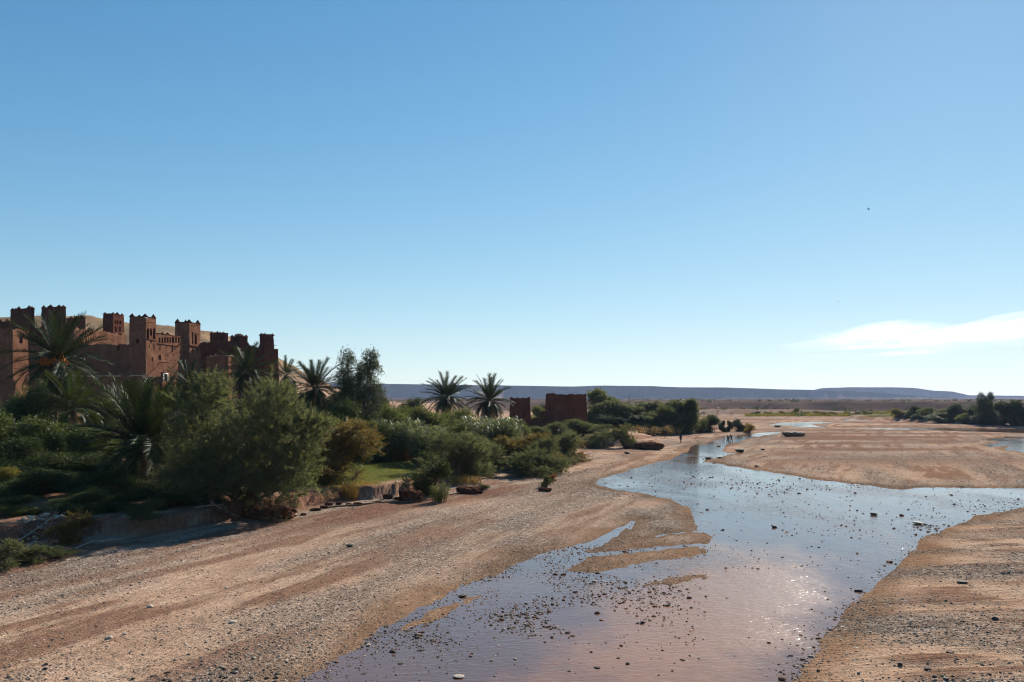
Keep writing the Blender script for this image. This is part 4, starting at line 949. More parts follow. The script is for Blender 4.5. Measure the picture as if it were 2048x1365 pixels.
# right tree belt
G_ = 'tree belt on the right bank'
for i, (key, px, yt, wp, D, mt, nm, lb) in enumerate([
    ('euc_0', 1971, 786, 40, 268, 'dark', 'belt_tree', 'tallest tree of the right bank, dark and forked'),
    ('willow_2', 1945, 812, 44, 275, 'dark', 'belt_tree', 'dark rounded tree left of the tallest right-bank tree'),
    ('willow_0', 2008, 799, 52, 262, 'dark', 'belt_tree', 'dark tree right of the tallest right-bank tree'),
    ('willow_1', 2040, 796, 46, 258, 'dark', 'belt_tree', 'dark tree cut by the right edge of the picture'),
    ('bush_1', 1900, 812, 50, 290, 'willow', 'belt_bush', 'olive bush in the middle of the right-bank belt'),
    ('bush_3', 1862, 815, 46, 300, 'willow', 'belt_bush', 'second olive bush from the left end of the right-bank belt'),
    ('bush_0', 1826, 812, 34, 315, 'dark', 'belt_bush', 'dark pointed bush near the left end of the right-bank belt'),
    ('bush_2', 1798, 818, 38, 322, 'autumn', 'belt_bush', 'yellowish bush at the left end of the right-bank belt'),
    ('willow_2', 1990, 810, 60, 272, 'dark', 'belt_tree', 'dark tree behind the gap right of the tallest right-bank tree'),
    ('willow_1', 1960, 806, 50, 280, 'dark', 'belt_tree', 'dark tree just behind the tallest right-bank tree'),
    ('bush_2', 1920, 808, 50, 288, 'dark', 'belt_bush', 'tall dark bush left of the right-bank trees'),
    ('bush_0', 1845, 818, 44, 306, 'dark', 'belt_bush', 'dark bush between the two olive bushes of the right-bank belt'),
    ('bush_1', 1880, 826, 56, 286, 'dark', 'belt_bush', 'low dark bush along the right bank edge'),
    ('bush_3', 1935, 826, 44, 276, 'pale', 'belt_bush', 'pale reedy bush along the right bank edge'),
    ('bush_0', 1975, 828, 60, 266, 'dark', 'belt_bush', 'dense dark bush below the tallest right-bank tree'),
    ('bush_2', 2025, 826, 70, 262, 'dark', 'belt_bush', 'dense dark bush in the right corner of the bank')]):
    P_(key, px, yt, wp, D, mt, nm, lb, 'tree' if nm == 'belt_tree' else 'bush', G_)
fr = random.Random(5)
spots = [(1512, 828, 26), (1536, 830, 22), (1560, 828, 24), (1590, 816, 18), (1588, 829, 26), (1612, 827, 22), (1636, 828, 28), (1650, 824, 16), (1664, 829, 26), (1690, 828, 24), (1712, 829, 26), (1734, 822, 18), (1738, 829, 26), (1762, 826, 24), (1782, 828, 22)]
for i, (px, yt, wp) in enumerate(spots):
    P_(('bush_%d' % (i % 4)), px, yt, wp, 430 + fr.uniform(-15, 15), fr.choice(['pale', 'autumn', 'willow', 'pale']), 'far_bush', 'small far bush in the green strip below the low cliff', 'bush', 'bushes in the far green strip')
# foreground bank
P_('shrub_1', 143, 1028, 72, 47.3, 'tam_rust', 'tamarisk_bush', 'olive-yellow shrub right of the pile of stones', 'bush')
P_('shrub_2', 6, 1080, 66, 40.0, 'tam', 'tamarisk_bush', 'green shrub at the left edge of the foreground bank', 'bush')
P_('shrub_0', 60, 1092, 60, 41.5, 'tam_grey', 'tamarisk_bush', 'low green shrub tangled in dead branches', 'bush')
P_('shrub_1', 112, 1094, 56, 42.5, 'tam_grey', 'tamarisk_bush', 'spreading low shrub right of the dead branches', 'bush')
P_('shrub_2', 292, 1000, 66, 50.3, 'tam_grey', 'tamarisk_bush', 'wispy grey-green shrub in the shade of the bank', 'bush')
P_('twig_0', 548, 998, 120, 56, 'tam_rust', 'tamarisk_bush', 'brown low brush under the right side of the huge tamarisk', 'bush')
P_('twig_1', 440, 1008, 100, 55.3, 'tam_rust', 'tamarisk_bush', 'dry brown brush under the middle of the huge tamarisk', 'bush')
P_('twig_0', 705, 925, 55, 68, 'pale', 'dry_bush', 'thin pale bush with yellow stalks on the lawn corner', 'bush')
P_('straw_0', 700, 958, 34, 67, 'straw', 'grass_tuft', 'yellow grass tuft at the lawn corner on the bank edge', 'grass')
P_('straw_0', 848, 895, 60, 92, 'rustgrass', 'grass_tuft', 'rust-red dry grass behind the lawn', 'grass')
P_('straw_0', 795, 890, 70, 94, 'rustgrass', 'grass_tuft', 'rust-brown dry grass below the left reeds', 'grass')
P_('straw_0', 925, 948, 80, 80, 'straw', 'grass_tuft', 'yellow grass under the large olive bush', 'grass')
P_('straw_0', 1300, 848, 120, 190, 'straw', 'grass_tuft', 'yellow-green grass strip below the willows', 'grass')
P_('shrub_1', 1093, 950, 22, 78, 'tam_grey', 'bush', 'tiny grey-green plant on the gravel below the slope')
P_('shrub_0', 968, 968, 22, 76, 'tam_grey', 'bush', 'tiny plant left of the debris on the gravel')
P_('shrub_2', 1105, 948, 16, 84, 'rustgrass', 'bush', 'small brown plant at the water edge of the slope')
P_('shrub_1', 1162, 905, 18, 118, 'rustgrass', 'bush', 'small reddish shrub on the gravel point')


# ground cover that nobody could count
def cover(name, polyg, n, hgt, mat, label, seed, cat='grass', keep=None):
    rng = np.random.default_rng(seed); lo, hi = polyg.min(0), polyg.max(0)
    P = rng.uniform(lo, hi, (n * 3, 2)); P = P[sdist(polyg, P[:, 0], P[:, 1]) < 0][:n]
    z, mask, d, dT = land(P[:, 0], P[:, 1])
    k = (dT > .6) & (fbm(P[:, 0] * .5, P[:, 1] * .5, 3, seed) > (-.15 if keep is None else keep)); P, z = P[k], z[k]; n = len(P)
    b = MB(); Q = np.concatenate([P, z[:, None] - .01], 1); Dr = rng.normal(size=(n, 3)) * .5 + [0, 0, 1]
    leaves(b, Q, Dr, hgt * rng.uniform(.5, 1.3, n), .012, rng)
    tag(obj(name, b.mesh(name), MT[mat]), label, cat, kind='stuff')
cover('lawn_grass', LAWN, 26000, .10, 'grass', 'short green grass of the lawn on the bank', 5)
cover('bank_grass', np.array([gp(a, b, 1.1) for a, b in [(590, 1010), (650, 996), (720, 986), (800, 978), (880, 965), (880, 955), (800, 966), (720, 974), (650, 982), (590, 995)]]), 5000, .34, 'straw', 'tufts of yellow grass along the lip of the lawn bank', 7, keep=-.1)
cover('dry_grass', np.array([(-42, 47), (-30, 54), (-13, 66), (-2, 78), (6, 92), (-4, 96), (-30, 78), (-48, 62)]), 14000, .22, 'straw', 'thin dry grass along the top of the bank', 6, keep=.12)

def reed_bed():
    rng = np.random.default_rng(8); n = 9000; Y = rng.uniform(405, 452, n); X = (rng.uniform(1490, 1800, n) - 1024) / F * Y
    k = fbm(X * .06, Y * .08, 3, 5) > rng.uniform(-.35, .35, n); X, Y = X[k], Y[k]; n = len(X); z = land(X, Y)[0]
    b = MB(); leaves(b, np.stack([X, Y, z - .1], 1), rng.normal(size=(n, 3)) * .35 + [0, 0, 1], rng.uniform(.6, 2.2, n) * (1 + .5 * fbm(X * .05, Y * .05, 2, 6)), .16, rng)
    tag(obj('reed_bed', b.mesh('reed_bed'), MT['autumn']), 'far strip of yellow-green reeds below the low cliff', 'reeds', kind='stuff')
reed_bed()
def far_scrub():
    rng = np.random.default_rng(18); b = MB(); n = 600; Y = rng.uniform(330, 1300, n) ** 1.0; X = (rng.uniform(1150, 2080, n) - 1024) / F * Y
    z, mask, d, dT = land(X, Y); k = (d > 2) & (fbm(X * .012, Y * .02, 3, 19) > rng.uniform(-.3, .25, n)) & ((Y > 400) | (X > 150)); X, Y, z = X[k], Y[k], z[k]
    for x, y, q in zip(X, Y, z):
        r = rng.uniform(.6, 1.8); m = 26; P = rng.normal(size=(m, 3)) * [r * .8, r * .5, r * .35] + [x, y, q + r * .45]
        leaves(b, P, rng.normal(size=(m, 3)) + [0, 0, .6], r * .7, r * .22, rng, True)
    tag(obj('far_scrub', b.mesh('far_scrub'), MT['dark']), 'scattered dark scrub on the far plain below the plateau', 'scrub', kind='stuff')
far_scrub()

# ------------------------------------------------------------------ stones
def stone_mesh(seed, sub=2):
    import bmesh
    rng = np.random.default_rng(seed); bm = bmesh.new(); bmesh.ops.create_icosphere(bm, subdivisions=sub, radius=.5)
    V = np.array([v.co for v in bm.verts]); sc3 = rng.uniform(.6, 1, 3) * [1.1, .95, .58]
    cuts = unit(rng.normal(size=(7, 3))); dd = rng.uniform(.26, .42, 7)
    for c, q in zip(cuts, dd):
        over = np.maximum(V @ c - q, 0); V = V - over[:, None] * c * .9
    V = V * (1 + .12 * vn3(V * 3 + seed, 3))[:, None] * sc3
    for v, c in zip(bm.verts, V): v.co = c
    me = bpy.data.meshes.new('stone'); bm.to_mesh(me); bm.free(); me.materials.append(MT['stone']); return me
STONES = [stone_mesh(k) for k in range(10)]
MT['pebble'] = mat_stone('dusty_pebble', [(.0, (.05, .042, .037)), (.35, (.10, .08, .065)), (.6, (.18, .14, .105)), (.82, (.17, .095, .065)), (.93, (.34, .28, .22)), (1, (.5, .44, .37))])
def in_water(x, y): return land(np.array([x]), np.array([y]))[2][0] < 0
KNOWN = [  # photo column, row and width of stones one can pick out, and what tells them apart
    (918, 1352, 24, 'pale rounded stone, largest in the near water at the bottom edge'), (1194, 1333, 13, 'dark stone in the rippled water right of the largest pale one'),
    (1195, 1225, 15, 'dark reddish stone in the middle of the stony shallows'), (1285, 1244, 13, 'dark stone in open water below the stony shallows'),
    (1549, 1054, 12, 'lone dark stone in the blue water right of the sand bars'), (1748, 1029, 15, 'widest dark stone in the calm water near the right bank'),
    (1804, 1030, 12, 'flat dark stone nearer the right bank than the widest one'), (1834, 1047, 20, 'pale flat stone in the water by the right bank'),
    (1780, 1123, 14, 'reddish flat stone at the right water edge'), (1717, 1181, 14, 'dark stone in water close to the steep part of the right bank'),
    (925, 1191, 22, 'squarish dark stone at the left water edge'), (1203, 1238, 10, 'rust-red small stone in the stony shallows'),
    (880, 1332, 9, 'small dark stone left of the largest one at the bottom edge'), (1030, 1316, 10, 'pale flat stone in the near water'), (942, 1310, 9, 'round brown stone in the near water'),
    (699, 1104, 14, 'dark block on the left gravel bar'), (218, 1291, 16, 'pale pyramid-shaped stone on the near left sand'), (301, 1230, 13, 'pale rounded stone on the left sand'),
    (454, 1186, 12, 'pale block on the left gravel bar'), (465, 1254, 14, 'flat pale stone near the bottom of the left bar'), (876, 1151, 9, 'pale upright stone on the left gravel bar'),
    (1925, 1171, 22, 'long dark stone on the right sand bank'), (1990, 1252, 15, 'dark rounded stone on the right sand bank'), (1800, 1335, 14, 'dark stone near the bottom of the right bank'),
    (1900, 1316, 16, 'brown lump of stone right of centre on the right bank'), (1855, 1350, 14, 'dark round stone at the bottom right of the bank'), (1525, 903, 10, 'dark stone beside the small far island'),
    (1418, 918, 17, 'largest dark boulder in the far shallows'), (1440, 917, 10, 'dark boulder right of the largest one in the far shallows'), (1437, 893, 8, 'stone in midstream near the striding person'),
    (1255, 911, 14, 'dark stone on the sand below the broken bank'), (1310, 895, 9, 'stone at the foot of the broken bank'), (1515, 935, 18, 'reddish boulder on the right gravel island'),
    (1480, 906, 30, 'low dark rock island in the far stream'), (1556, 857, 18, 'dark rounded boulder in the far channel'), (250, 1282, 10, 'small pale stone beside the pyramid-shaped one')]
def put_stone(px, py, wpx, label, k, group=None, name='stone', zpl=.05):
    x, y = gp(px, py, zpl); z = gz(x, y); s = wpx / F * y / .85
    o = bpy.data.objects.new(name, STONES[k % 10]); col.objects.link(o)
    o.location = (x, y, max(z, -.02) + .12 * s); o.scale = (s, s, s * (.45 if wpx >= 17 else .85)); o.rotation_euler = (0, 0, k * 1.7)
    return tag(o, label, 'stone', group)
MT['pale_stone'] = mat_flat('pale_stone', (.40, .34, .27), scale=9, bump=.04); MT['dark_stone'] = mat_flat('dark_stone', (.06, .05, .043), scale=9, bump=.04)
MT['red_stone'] = mat_flat('red_stone', (.15, .07, .045), scale=9, bump=.04)
def paint(o, mt): o.material_slots[0].link = 'OBJECT'; o.material_slots[0].material = MT[mt]
for k, (px, py, wp, lb) in enumerate(KNOWN):
    o = put_stone(px, py, wp, lb, k); paint(o, 'pale_stone' if 'pale' in lb.split(' than')[0].split(' left of')[0].split(' right of')[0].split(' beside')[0] else 'red_stone' if any(q in lb for q in ('red', 'brown')) else 'dark_stone')
srng = np.random.default_rng(11)
def spread(n, box, size, keep, dmin=None):
    """random stones: box in photo pixels, sizes in metres; keep(mask,d,dT,X,Y) gives a probability"""
    px = srng.uniform(box[0], box[2], n); py = srng.uniform(box[1], box[3], n)
    D = EYE * F / (py - HOR); X = (px - 1024) / F * D
    z, mask, d, dT = land(X, D); p = keep(mask, d, dT, X, D); ok = (srng.random(n) < p) & (dT < .3)
    s = size[0] * np.exp(srng.normal(size=n) * size[1])
    return X[ok], D[ok], z[ok], s[ok], d[ok]
cl = lambda X, Y, sx, sy, th, seed: sst(th, th + .35, fbm(X * sx, Y * sy, 3, seed))
sets = [
    spread(190000, (-60, 985, 2110, 1400), (.06, .5), lambda m, d, dT, X, Y: (d > 0) * m[:, 0] ** 1.3 * .95 * np.clip(45 / Y, .25, 1) ** .5),
    spread(60000, (-60, 985, 2110, 1400), (.05, .5), lambda m, d, dT, X, Y: (d > 0) * .4),
    spread(14000, (600, 1090, 1420, 1330), (.075, .5), lambda m, d, dT, X, Y: (d < 0) * (d > -9) * cl(X, Y, .35, .22, -.05, 91) * sst(-8, -1.5, d) * sst(1440, 1280, 1024 + F * X / Y) * sst(1335, 1235, HOR + EYE * F / Y)),
    spread(5000, (560, 1150, 1000, 1400), (.06, .4), lambda m, d, dT, X, Y: (d < 0) * np.exp(d * .9)),
    spread(5000, (1180, 900, 1720, 1000), (.13, .5), lambda m, d, dT, X, Y: (d < 0) * (.12 + .55 * cl(X, Y, .2, .1, .05, 92)) * sst(1000, 960, HOR + EYE * F / Y)),
    spread(4500, (1560, 970, 2110, 1075), (.10, .5), lambda m, d, dT, X, Y: (d < 0) * (.1 + .7 * cl(X, Y, .25, .12, .1, 93)) * sst(-14, -2, d)),
    spread(3500, (1250, 960, 1720, 1140), (.09, .5), lambda m, d, dT, X, Y: (d < 0) * .09 + (d < 0) * .3 * cl(X, Y, .25, .2, .2, 94)),
    spread(2500, (1500, 1050, 1860, 1400), (.07, .45), lambda m, d, dT, X, Y: (d < 0) * np.exp(d * 1.6)),
    spread(500, (750, 1180, 1700, 1400), (.07, .5), lambda m, d, dT, X, Y: (d < 0) * .2),
    spread(26000, (1100, 850, 2110, 985), (.15, .45), lambda m, d, dT, X, Y: (d > 0) * .7 * m[:, 0]),
    spread(9000, (880, 880, 1350, 1000), (.13, .5), lambda m, d, dT, X, Y: (d > 0) * (.25 + .5 * cl(X, Y, .3, .15, .1, 95))),
    spread(700, (-60, 1000, 2110, 1400), (.11, .35), lambda m, d, dT, X, Y: (d > 0) * .55),
]
sets.append(spread(60000, (-60, 900, 2110, 1400), (.06, .5), lambda m, d, dT, X, Y: .8 * np.exp(-(d / (.012 * Y)) ** 2) * sst(-.3, .3, fbm(X * .3, Y * .2, 3, 96))))
SX, SY, SZ, SS, SD = (np.concatenate([q[k] for q in sets]) for k in range(5))
SS = np.minimum(SS, np.where(SD < 0, .30, .17) * np.maximum(1, SY / 60)); app = SS / SY * np.where(SD < 0, 1.3, 1); order = np.argsort(-app); big = order[:264]; rest = order[264:]
for k, i in enumerate(big):
    o = bpy.data.objects.new('stone', STONES[(k * 7) % 10]); col.objects.link(o); s = SS[i]
    wet_ = SD[i] < 0; rt = SX[i] > 8.5 + (SY[i] - 25) * .65
    o.location = (SX[i], SY[i], (-.02 if wet_ else SZ[i]) + .10 * s); o.scale = (s * 1.15, s * 1.15, s); o.rotation_euler = (srng.uniform(-.2, .2), srng.uniform(-.2, .2), srng.uniform(0, 6.28))
    if not wet_: o.material_slots[0].link = 'OBJECT'; o.material_slots[0].material = MT['pebble']
    qx, qy = 1024 + F * SX[i] / SY[i], HOR + EYE * F / SY[i]
    if wet_ and qy < 965: tag(o, 'small stone in the far shallows where the river bends', 'stone', 'stones in the far shallows')
    elif wet_ and qx > 1560 and qy < 1100: tag(o, 'small stone in the calm blue water by the right bank', 'stone', 'stones by the right bank')
    elif wet_ and qx < 1440 and qy > 1095: tag(o, 'small stone among the crowded stony shallows below the sand bars', 'stone', 'stones in the stony shallows')
    elif wet_: tag(o, 'small stone alone in the open water right of the sand bars', 'stone', 'stones in open water')
    elif rt and SY[i] < 80: tag(o, 'small stone lying on the right sand bank', 'stone', 'stones on the right bank')
    elif SY[i] < 95: tag(o, 'small stone lying on the left gravel bar', 'stone', 'stones on the left bar')
    else: tag(o, 'small stone lying on the far gravel flats', 'stone', 'stones on the far flats')
def pebbles(idx, seed):
    rng = np.random.default_rng(seed); n = len(idx)
    O = np.array([[1, 0, 0], [0, 1, 0], [-1, 0, 0], [0, -1, 0], [0, 0, 1], [.6, .6, .5], [-.6, .5, .45]])
    O = np.array([[1, 0, 0], [.3, .95, .0], [-.8, .6, .0], [-.8, -.6, 0], [.3, -.95, 0], [.45, .1, .62], [-.35, .4, .58], [-.25, -.45, .6]])
    Fc = np.array([[0, 1, 5], [1, 6, 5], [1, 2, 6], [2, 3, 6], [3, 7, 6], [3, 4, 7], [4, 5, 7], [4, 0, 5], [5, 6, 7]])
    V = O[None] * (1 + rng.normal(size=(n, 8, 3)) * .2) * (rng.uniform(.65, 1.1, (n, 1, 3)) * [.55, .55, .42]) * SS[idx][:, None, None]
    a = rng.uniform(0, 6.283, n); ca, sa = np.cos(a)[:, None], np.sin(a)[:, None]
    x = V[:, :, 0] * ca - V[:, :, 1] * sa + SX[idx][:, None]; y = V[:, :, 0] * sa + V[:, :, 1] * ca + SY[idx][:, None]
    z = V[:, :, 2] + (np.where(SD[idx] < 0, 0, SZ[idx]) - np.where(SD[idx] < 0, .0, .05) * SS[idx])[:, None]
    return np.stack([x, y, z], -1).reshape(-1, 3), (Fc[None] + (np.arange(n) * 8)[:, None, None]).reshape(-1, 3)
V, Fc = pebbles(rest[SD[rest] >= 0], 3)
tag(obj('gravel', mesh('gravel', V, [Fc]), MT['pebble']), 'countless small dusty pebbles of the dry river bed', 'gravel', kind='stuff')
V, Fc = pebbles(rest[SD[rest] < 0], 4)
tag(obj('wet_pebbles', mesh('wet_pebbles', V, [Fc]), MT['stone']), 'countless small dark pebbles standing in the shallow water', 'gravel', kind='stuff')
# pile of stones on the foreground bank
prng = random.Random(9)
for k in range(26):
    px = prng.uniform(22, 112); py = 1078 - (px - 22) * .14 + prng.uniform(-9, 5); x, y = gp(px, py, .75)
    o = bpy.data.objects.new('stone', STONES[k % 10]); col.objects.link(o); s = prng.uniform(.2, .5)
    o.location = (x, y + 1.2, gz(x, y + 1.2) + .05 + prng.uniform(0, .35) * (1 - abs(px - 67) / 60)); o.scale = (s, s, s); o.rotation_euler = (prng.uniform(-.5, .5), prng.uniform(-.5, .5), prng.uniform(0, 6))
    paint(o, 'pale_stone'); tag(o, 'pale stone in the pile on the foreground bank at the left', 'stone', 'pile of stones on the left bank')

# ------------------------------------------------------------------ earth clods, driftwood, debris
def clod(px, py, wpx, hpx, D, label, seed, name='earth_clod', mat='clod', cat='earth'):
    import bmesh
    bm = bmesh.new(); bmesh.ops.create_icosphere(bm, subdivisions=4, radius=1)
    V = np.array([v.co for v in bm.verts]); n_ = 1 + .28 * vn3(V * 1.6 + seed, 1) + .16 * vn3(V * 4.2 + seed, 2) + .08 * vn3(V * 9 + seed, 3)
    V = V * n_[:, None] * (1 + .22 * vn3(V * [1.2, 1.2, .3] + seed * 3, 5))[:, None]; V[:, 2] = np.where(V[:, 2] > .45, .45 + (V[:, 2] - .45) * .3, V[:, 2]) + .08 * vn3(V * 6 + seed, 6)
    X = (px - 1024) / F * D; w_ = wpx / F * D / 2; h_ = hpx / F * D
    for v, c in zip(bm.verts, V): v.co = (c[0] * w_, c[1] * w_ * .8, c[2] * h_ * .62)
    me = bpy.data.meshes.new(name); bm.to_mesh(me); bm.free()
    o = obj(name, me, MT[mat]); o.location = (X, D, gz(X, D) + h_ * .3); tag(o, label, cat); return o
clod(819, 977, 52, 34, 66.5, 'dark red block of root-bound earth fallen from the bank', 3)
clod(938, 984, 48, 20, 72.5, 'dark heap of earth and driftwood on the gravel', 5)
clod(1090, 980, 26, 10, 74, 'small red earth clod on the sand near the water', 7)
clod(1262, 882, 26, 10, 138, 'low earth lump at the left end of the broken bank', 8)
clod(1300, 884, 52, 20, 138, 'dark red broken bank block with overhanging edge', 9)
clod(1586, 872, 44, 14, 186, 'brown heap of river debris on the far gravel', 11, 'debris_heap', 'wood', 'debris')

clod(540, 1022, 90, 34, 57.2, 'mound of dark red soil under the huge tamarisk', 13)
clod(340, 1040, 60, 26, 56.2, 'dark soil lump at the shaded bank foot', 14)
for k in range(16):
    px = 590 + k * 19 + prng.uniform(-8, 8); py = np.interp(px, [590, 650, 720, 800, 900], [1032, 1016, 1006, 998, 984]) + prng.uniform(-2, 7); D = (EYE - .2) * F / (py - HOR); wq = prng.uniform(7, 20)
    o = clod(px, py, wq, wq * prng.uniform(.4, .65), D, 'red earth lump broken off at the foot of the lawn bank', 30 + k); o['group'] = 'earth lumps below the lawn bank'
def branch(pts, rad, label, name='driftwood', mat='pale_wood', twigs=0, seed=1, cat='branch'):
    rng = np.random.default_rng(seed); b = MB(); P = np.array([[*gp(px, py, z0)[:], 0] for px, py, z0, _ in pts])
    for i, (px, py, z0, dz) in enumerate(pts): P[i, 2] = gz(P[i, 0], P[i, 1]) + dz
    b.tube(P, np.linspace(rad, rad * .35, len(P)), 6)
    for k in range(twigs):
        t = rng.uniform(.15, .9) * (len(P) - 1); i = int(t); q = P[i] + (P[i + 1] - P[i]) * (t - i); d = unit(rng.normal(size=3) + [0, 0, .6]) * rng.uniform(.4, 1.1)
        b.tube([q, q + d * .5 + rng.normal(size=3) * .06, q + d], [rad * .4, rad * .28, rad * .1], 4)
    return tag(obj(name, b.mesh(name), MT[mat]), label, cat)
branch([(18, 1108, .1, .15), (55, 1094, .1, .35), (85, 1085, .2, .4), (118, 1078, .3, .5)], .05, 'forked grey dead branch lying over the low shrubs at left', twigs=9, seed=3)
branch([(40, 1120, .1, .1), (75, 1098, .1, .3), (100, 1086, .2, .55)], .04, 'thin dead branch crossing the forked one', twigs=6, seed=4)
branch([(200, 1092, .2, .05), (226, 1083, .2, .08)], .05, 'short pale stick on the sand below the bank', seed=5)
branch([(150, 1105, .2, .04), (185, 1092, .2, .1), (235, 1086, .2, .06)], .03, 'thin dead root trailing over the sand', seed=6)
branch([(650, 1022, .1, .03), (760, 1013, .1, .05), (830, 1011, .1, .08), (886, 1008, .1, .16)], .09, 'long dark root running from the pale reed tuft along the bank foot', mat='wood', twigs=3, seed=7)
branch([(840, 1002, .2, .05), (900, 996, .2, .12), (930, 990, .2, .2)], .06, 'driftwood stick beside the dark heap', mat='wood', twigs=5, seed=8)
branch([(828, 915, 1.2, .1), (850, 912, 1.2, .2), (866, 911, 1.2, .15)], .10, 'fallen grey log at the back of the lawn', twigs=3, seed=10)
branch([(390, 1050, .2, .1), (430, 1046, .3, .15), (470, 1036, .5, .3)], .05, 'tangled dead branch under the huge tamarisk', twigs=10, seed=9)
# small marker post by the ruin
p = at(1117, 862, 140); b = MB(); z0 = gz(p.x, p.y); b.tube([(p.x, p.y, z0 - .2), (p.x, p.y, p.z)], [.05, .05], 6)
e = empty('sign_post', (p.x, p.y, z0), 'small white sign on a thin post in the bushes below the big red ruin', 'sign')
attach(obj('post', b.mesh('post'), MT['wood']), e); b = MB(); b.box((p.x, p.y - .03, p.z + .12), .28, .05, .36); attach(obj('panel', b.mesh('panel'), MT['white']), e)

# ------------------------------------------------------------------ people (one remeshed body each) and birds
def mat_cloth(name, c): return mat_flat(name, c, .9, .1, .2, 20, .01)
SKIN = mat_flat('skin', (.22, .12, .08)); HAIR = mat_flat('hair', (.015, .012, .01))
def person(px, py, hgt, face, pose, cols, label, z=None):
    """pose: joint positions in metres for a 1.75 m figure, x to its left, y forward"""
    J = dict(hip=(0, 0, .95), chest=(0, .02, 1.32), neck=(0, .02, 1.5), head=(0, .05, 1.64), sL=(.19, 0, 1.42), sR=(-.19, 0, 1.42), eL=(.24, -.02, 1.12), eR=(-.24, -.02, 1.12), wL=(.25, .08, .88), wR=(-.25, .08, .88),
             hL=(.09, 0, .92), hR=(-.09, 0, .92), kL=(.1, .03, .5), kR=(-.1, .03, .5), aL=(.1, 0, .08), aR=(-.1, 0, .08)); J.update(pose)
    J = {k: np.array(v, float) for k, v in J.items()}; b = MB()
    def limb(pts, rad): 
        P = [np.array(q) for q in pts]; b.tube([P[0]] + [P[0] * .5 + P[1] * .5] + P[1:], [rad[0], (rad[0] + rad[1]) / 2 * 1.02] + list(rad[1:]), 10)
    def ball(c, r3):
        u = np.linspace(0, math.pi, 9); v_ = np.linspace(0, 2 * math.pi, 13)[:-1]
        V = np.array([[math.sin(a) * math.cos(q) * r3[0], math.sin(a) * math.sin(q) * r3[1], math.cos(a) * r3[2]] for a in u for q in v_]) + c
        b.add(V, [[i * 12 + j, (i + 1) * 12 + j, (i + 1) * 12 + (j + 1) % 12, i * 12 + (j + 1) % 12] for i in range(8) for j in range(12)])
    ball(J['hip'] + [0, 0, .02], (.17, .125, .15)); ball(J['chest'], (.185, .125, .20)); ball((J['hip'] + J['chest']) / 2, (.155, .115, .2)); ball(J['neck'] + [0, 0, -.06], (.19, .09, .08))
    limb([J['neck'] - [0, 0, .06], J['head']], [.06, .055]); ball(J['head'] + [0, .01, .02], (.078, .098, .118)); ball(J['head'] + [0, .105, 0], (.016, .022, .02))
    for sd in (1, -1):
        ball(J['head'] + [sd * .078, -.005, .0], (.014, .022, .032))
    for q in 'LR':
        limb([J['s' + q], J['e' + q]], [.062, .046]); limb([J['e' + q], J['w' + q]], [.044, .03]); ball(J['s' + q], (.07, .07, .07)); ball(J['e' + q], (.045,) * 3)
        d = unit(J['w' + q] - J['e' + q]); sidev = unit(np.cross(d, [0, 1, .3])); pm = J['w' + q] + d * .055; b.tube([J['w' + q] - d * .01, pm, pm + d * .035], [.03, .04, .036], 8)
        for k, (o_, ln) in enumerate(((-.03, .06), (-.01, .075), (.01, .07), (.03, .055))):
            f0 = pm + d * .02 + sidev * o_; b.tube([f0, f0 + d * ln * .55, f0 + d * ln + np.array([0, .02, 0])], [.012, .011, .009], 6)
        t0 = pm - d * .02 + sidev * .035; b.tube([t0, t0 + sidev * .03 + d * .025, t0 + sidev * .035 + d * .055], [.013, .012, .01], 6)
        limb([J['h' + q], J['k' + q]], [.092, .062]); limb([J['k' + q], J['a' + q]], [.06, .04]); ball(J['k' + q], (.06,) * 3)
        ball(J['a' + q] + [0, .06, -.03], (.048, .13, .045))
    me = b.mesh('person'); tmp = bpy.data.objects.new('tmp', me); col.objects.link(tmp)
    rm = tmp.modifiers.new('r', 'REMESH'); rm.mode = 'VOXEL'; rm.voxel_size = .0135; sm = tmp.modifiers.new('s', 'SMOOTH'); sm.factor = .4; sm.iterations = 2
    dg = bpy.context.evaluated_depsgraph_get(); me2 = bpy.data.meshes.new_from_object(tmp.evaluated_get(dg)); bpy.data.objects.remove(tmp)
    me2.name = 'person'; me2.materials.clear()
    for m_ in cols + [SKIN, HAIR]: me2.materials.append(m_)
    Cn = np.empty(len(me2.polygons) * 3); me2.polygons.foreach_get('center', Cn); Cn = Cn.reshape(-1, 3)
    mi = np.where(Cn[:, 2] > .93, 0, 1); hd = np.linalg.norm(Cn - J['head'], axis=1) < .15; nk = Cn[:, 2] > J['neck'][2] - .01
    mi[hd & nk] = 2; mi[hd & ((Cn[:, 2] > J['head'][2] + .06) | (Cn[:, 1] < J['head'][1] - .03))] = 3
    for q in 'LR': mi[np.linalg.norm(Cn - (J['w' + q] + unit(J['w' + q] - J['e' + q]) * .08), axis=1) < .11] = 2
    me2.polygons.foreach_set('material_index', mi.astype(np.int32)); me2.polygons.foreach_set('use_smooth', np.ones(len(mi), bool))
    x, y = gp(px, py, z or 0); zz = max(gz(x, y), 0) if z is None else z
    if z is None:
        for _ in range(4): x, y = gp(px, py, max(gz(x, y), 0.0))
        zz = max(gz(x, y), -.05)
    o = bpy.data.objects.new('person', me2); col.objects.link(o); s = hgt / 1.75
    o.location = (x, y, zz); o.rotation_euler = (0, 0, face); o.scale = (s, s, s)
    return tag(o, label, 'person')
NAVY = mat_cloth('navy_cloth', (.02, .022, .03)); BLACK = mat_cloth('black_cloth', (.012, .011, .012)); BROWN = mat_cloth('brown_cloth', (.05, .028, .018)); DENIM = mat_cloth('denim', (.025, .035, .06))
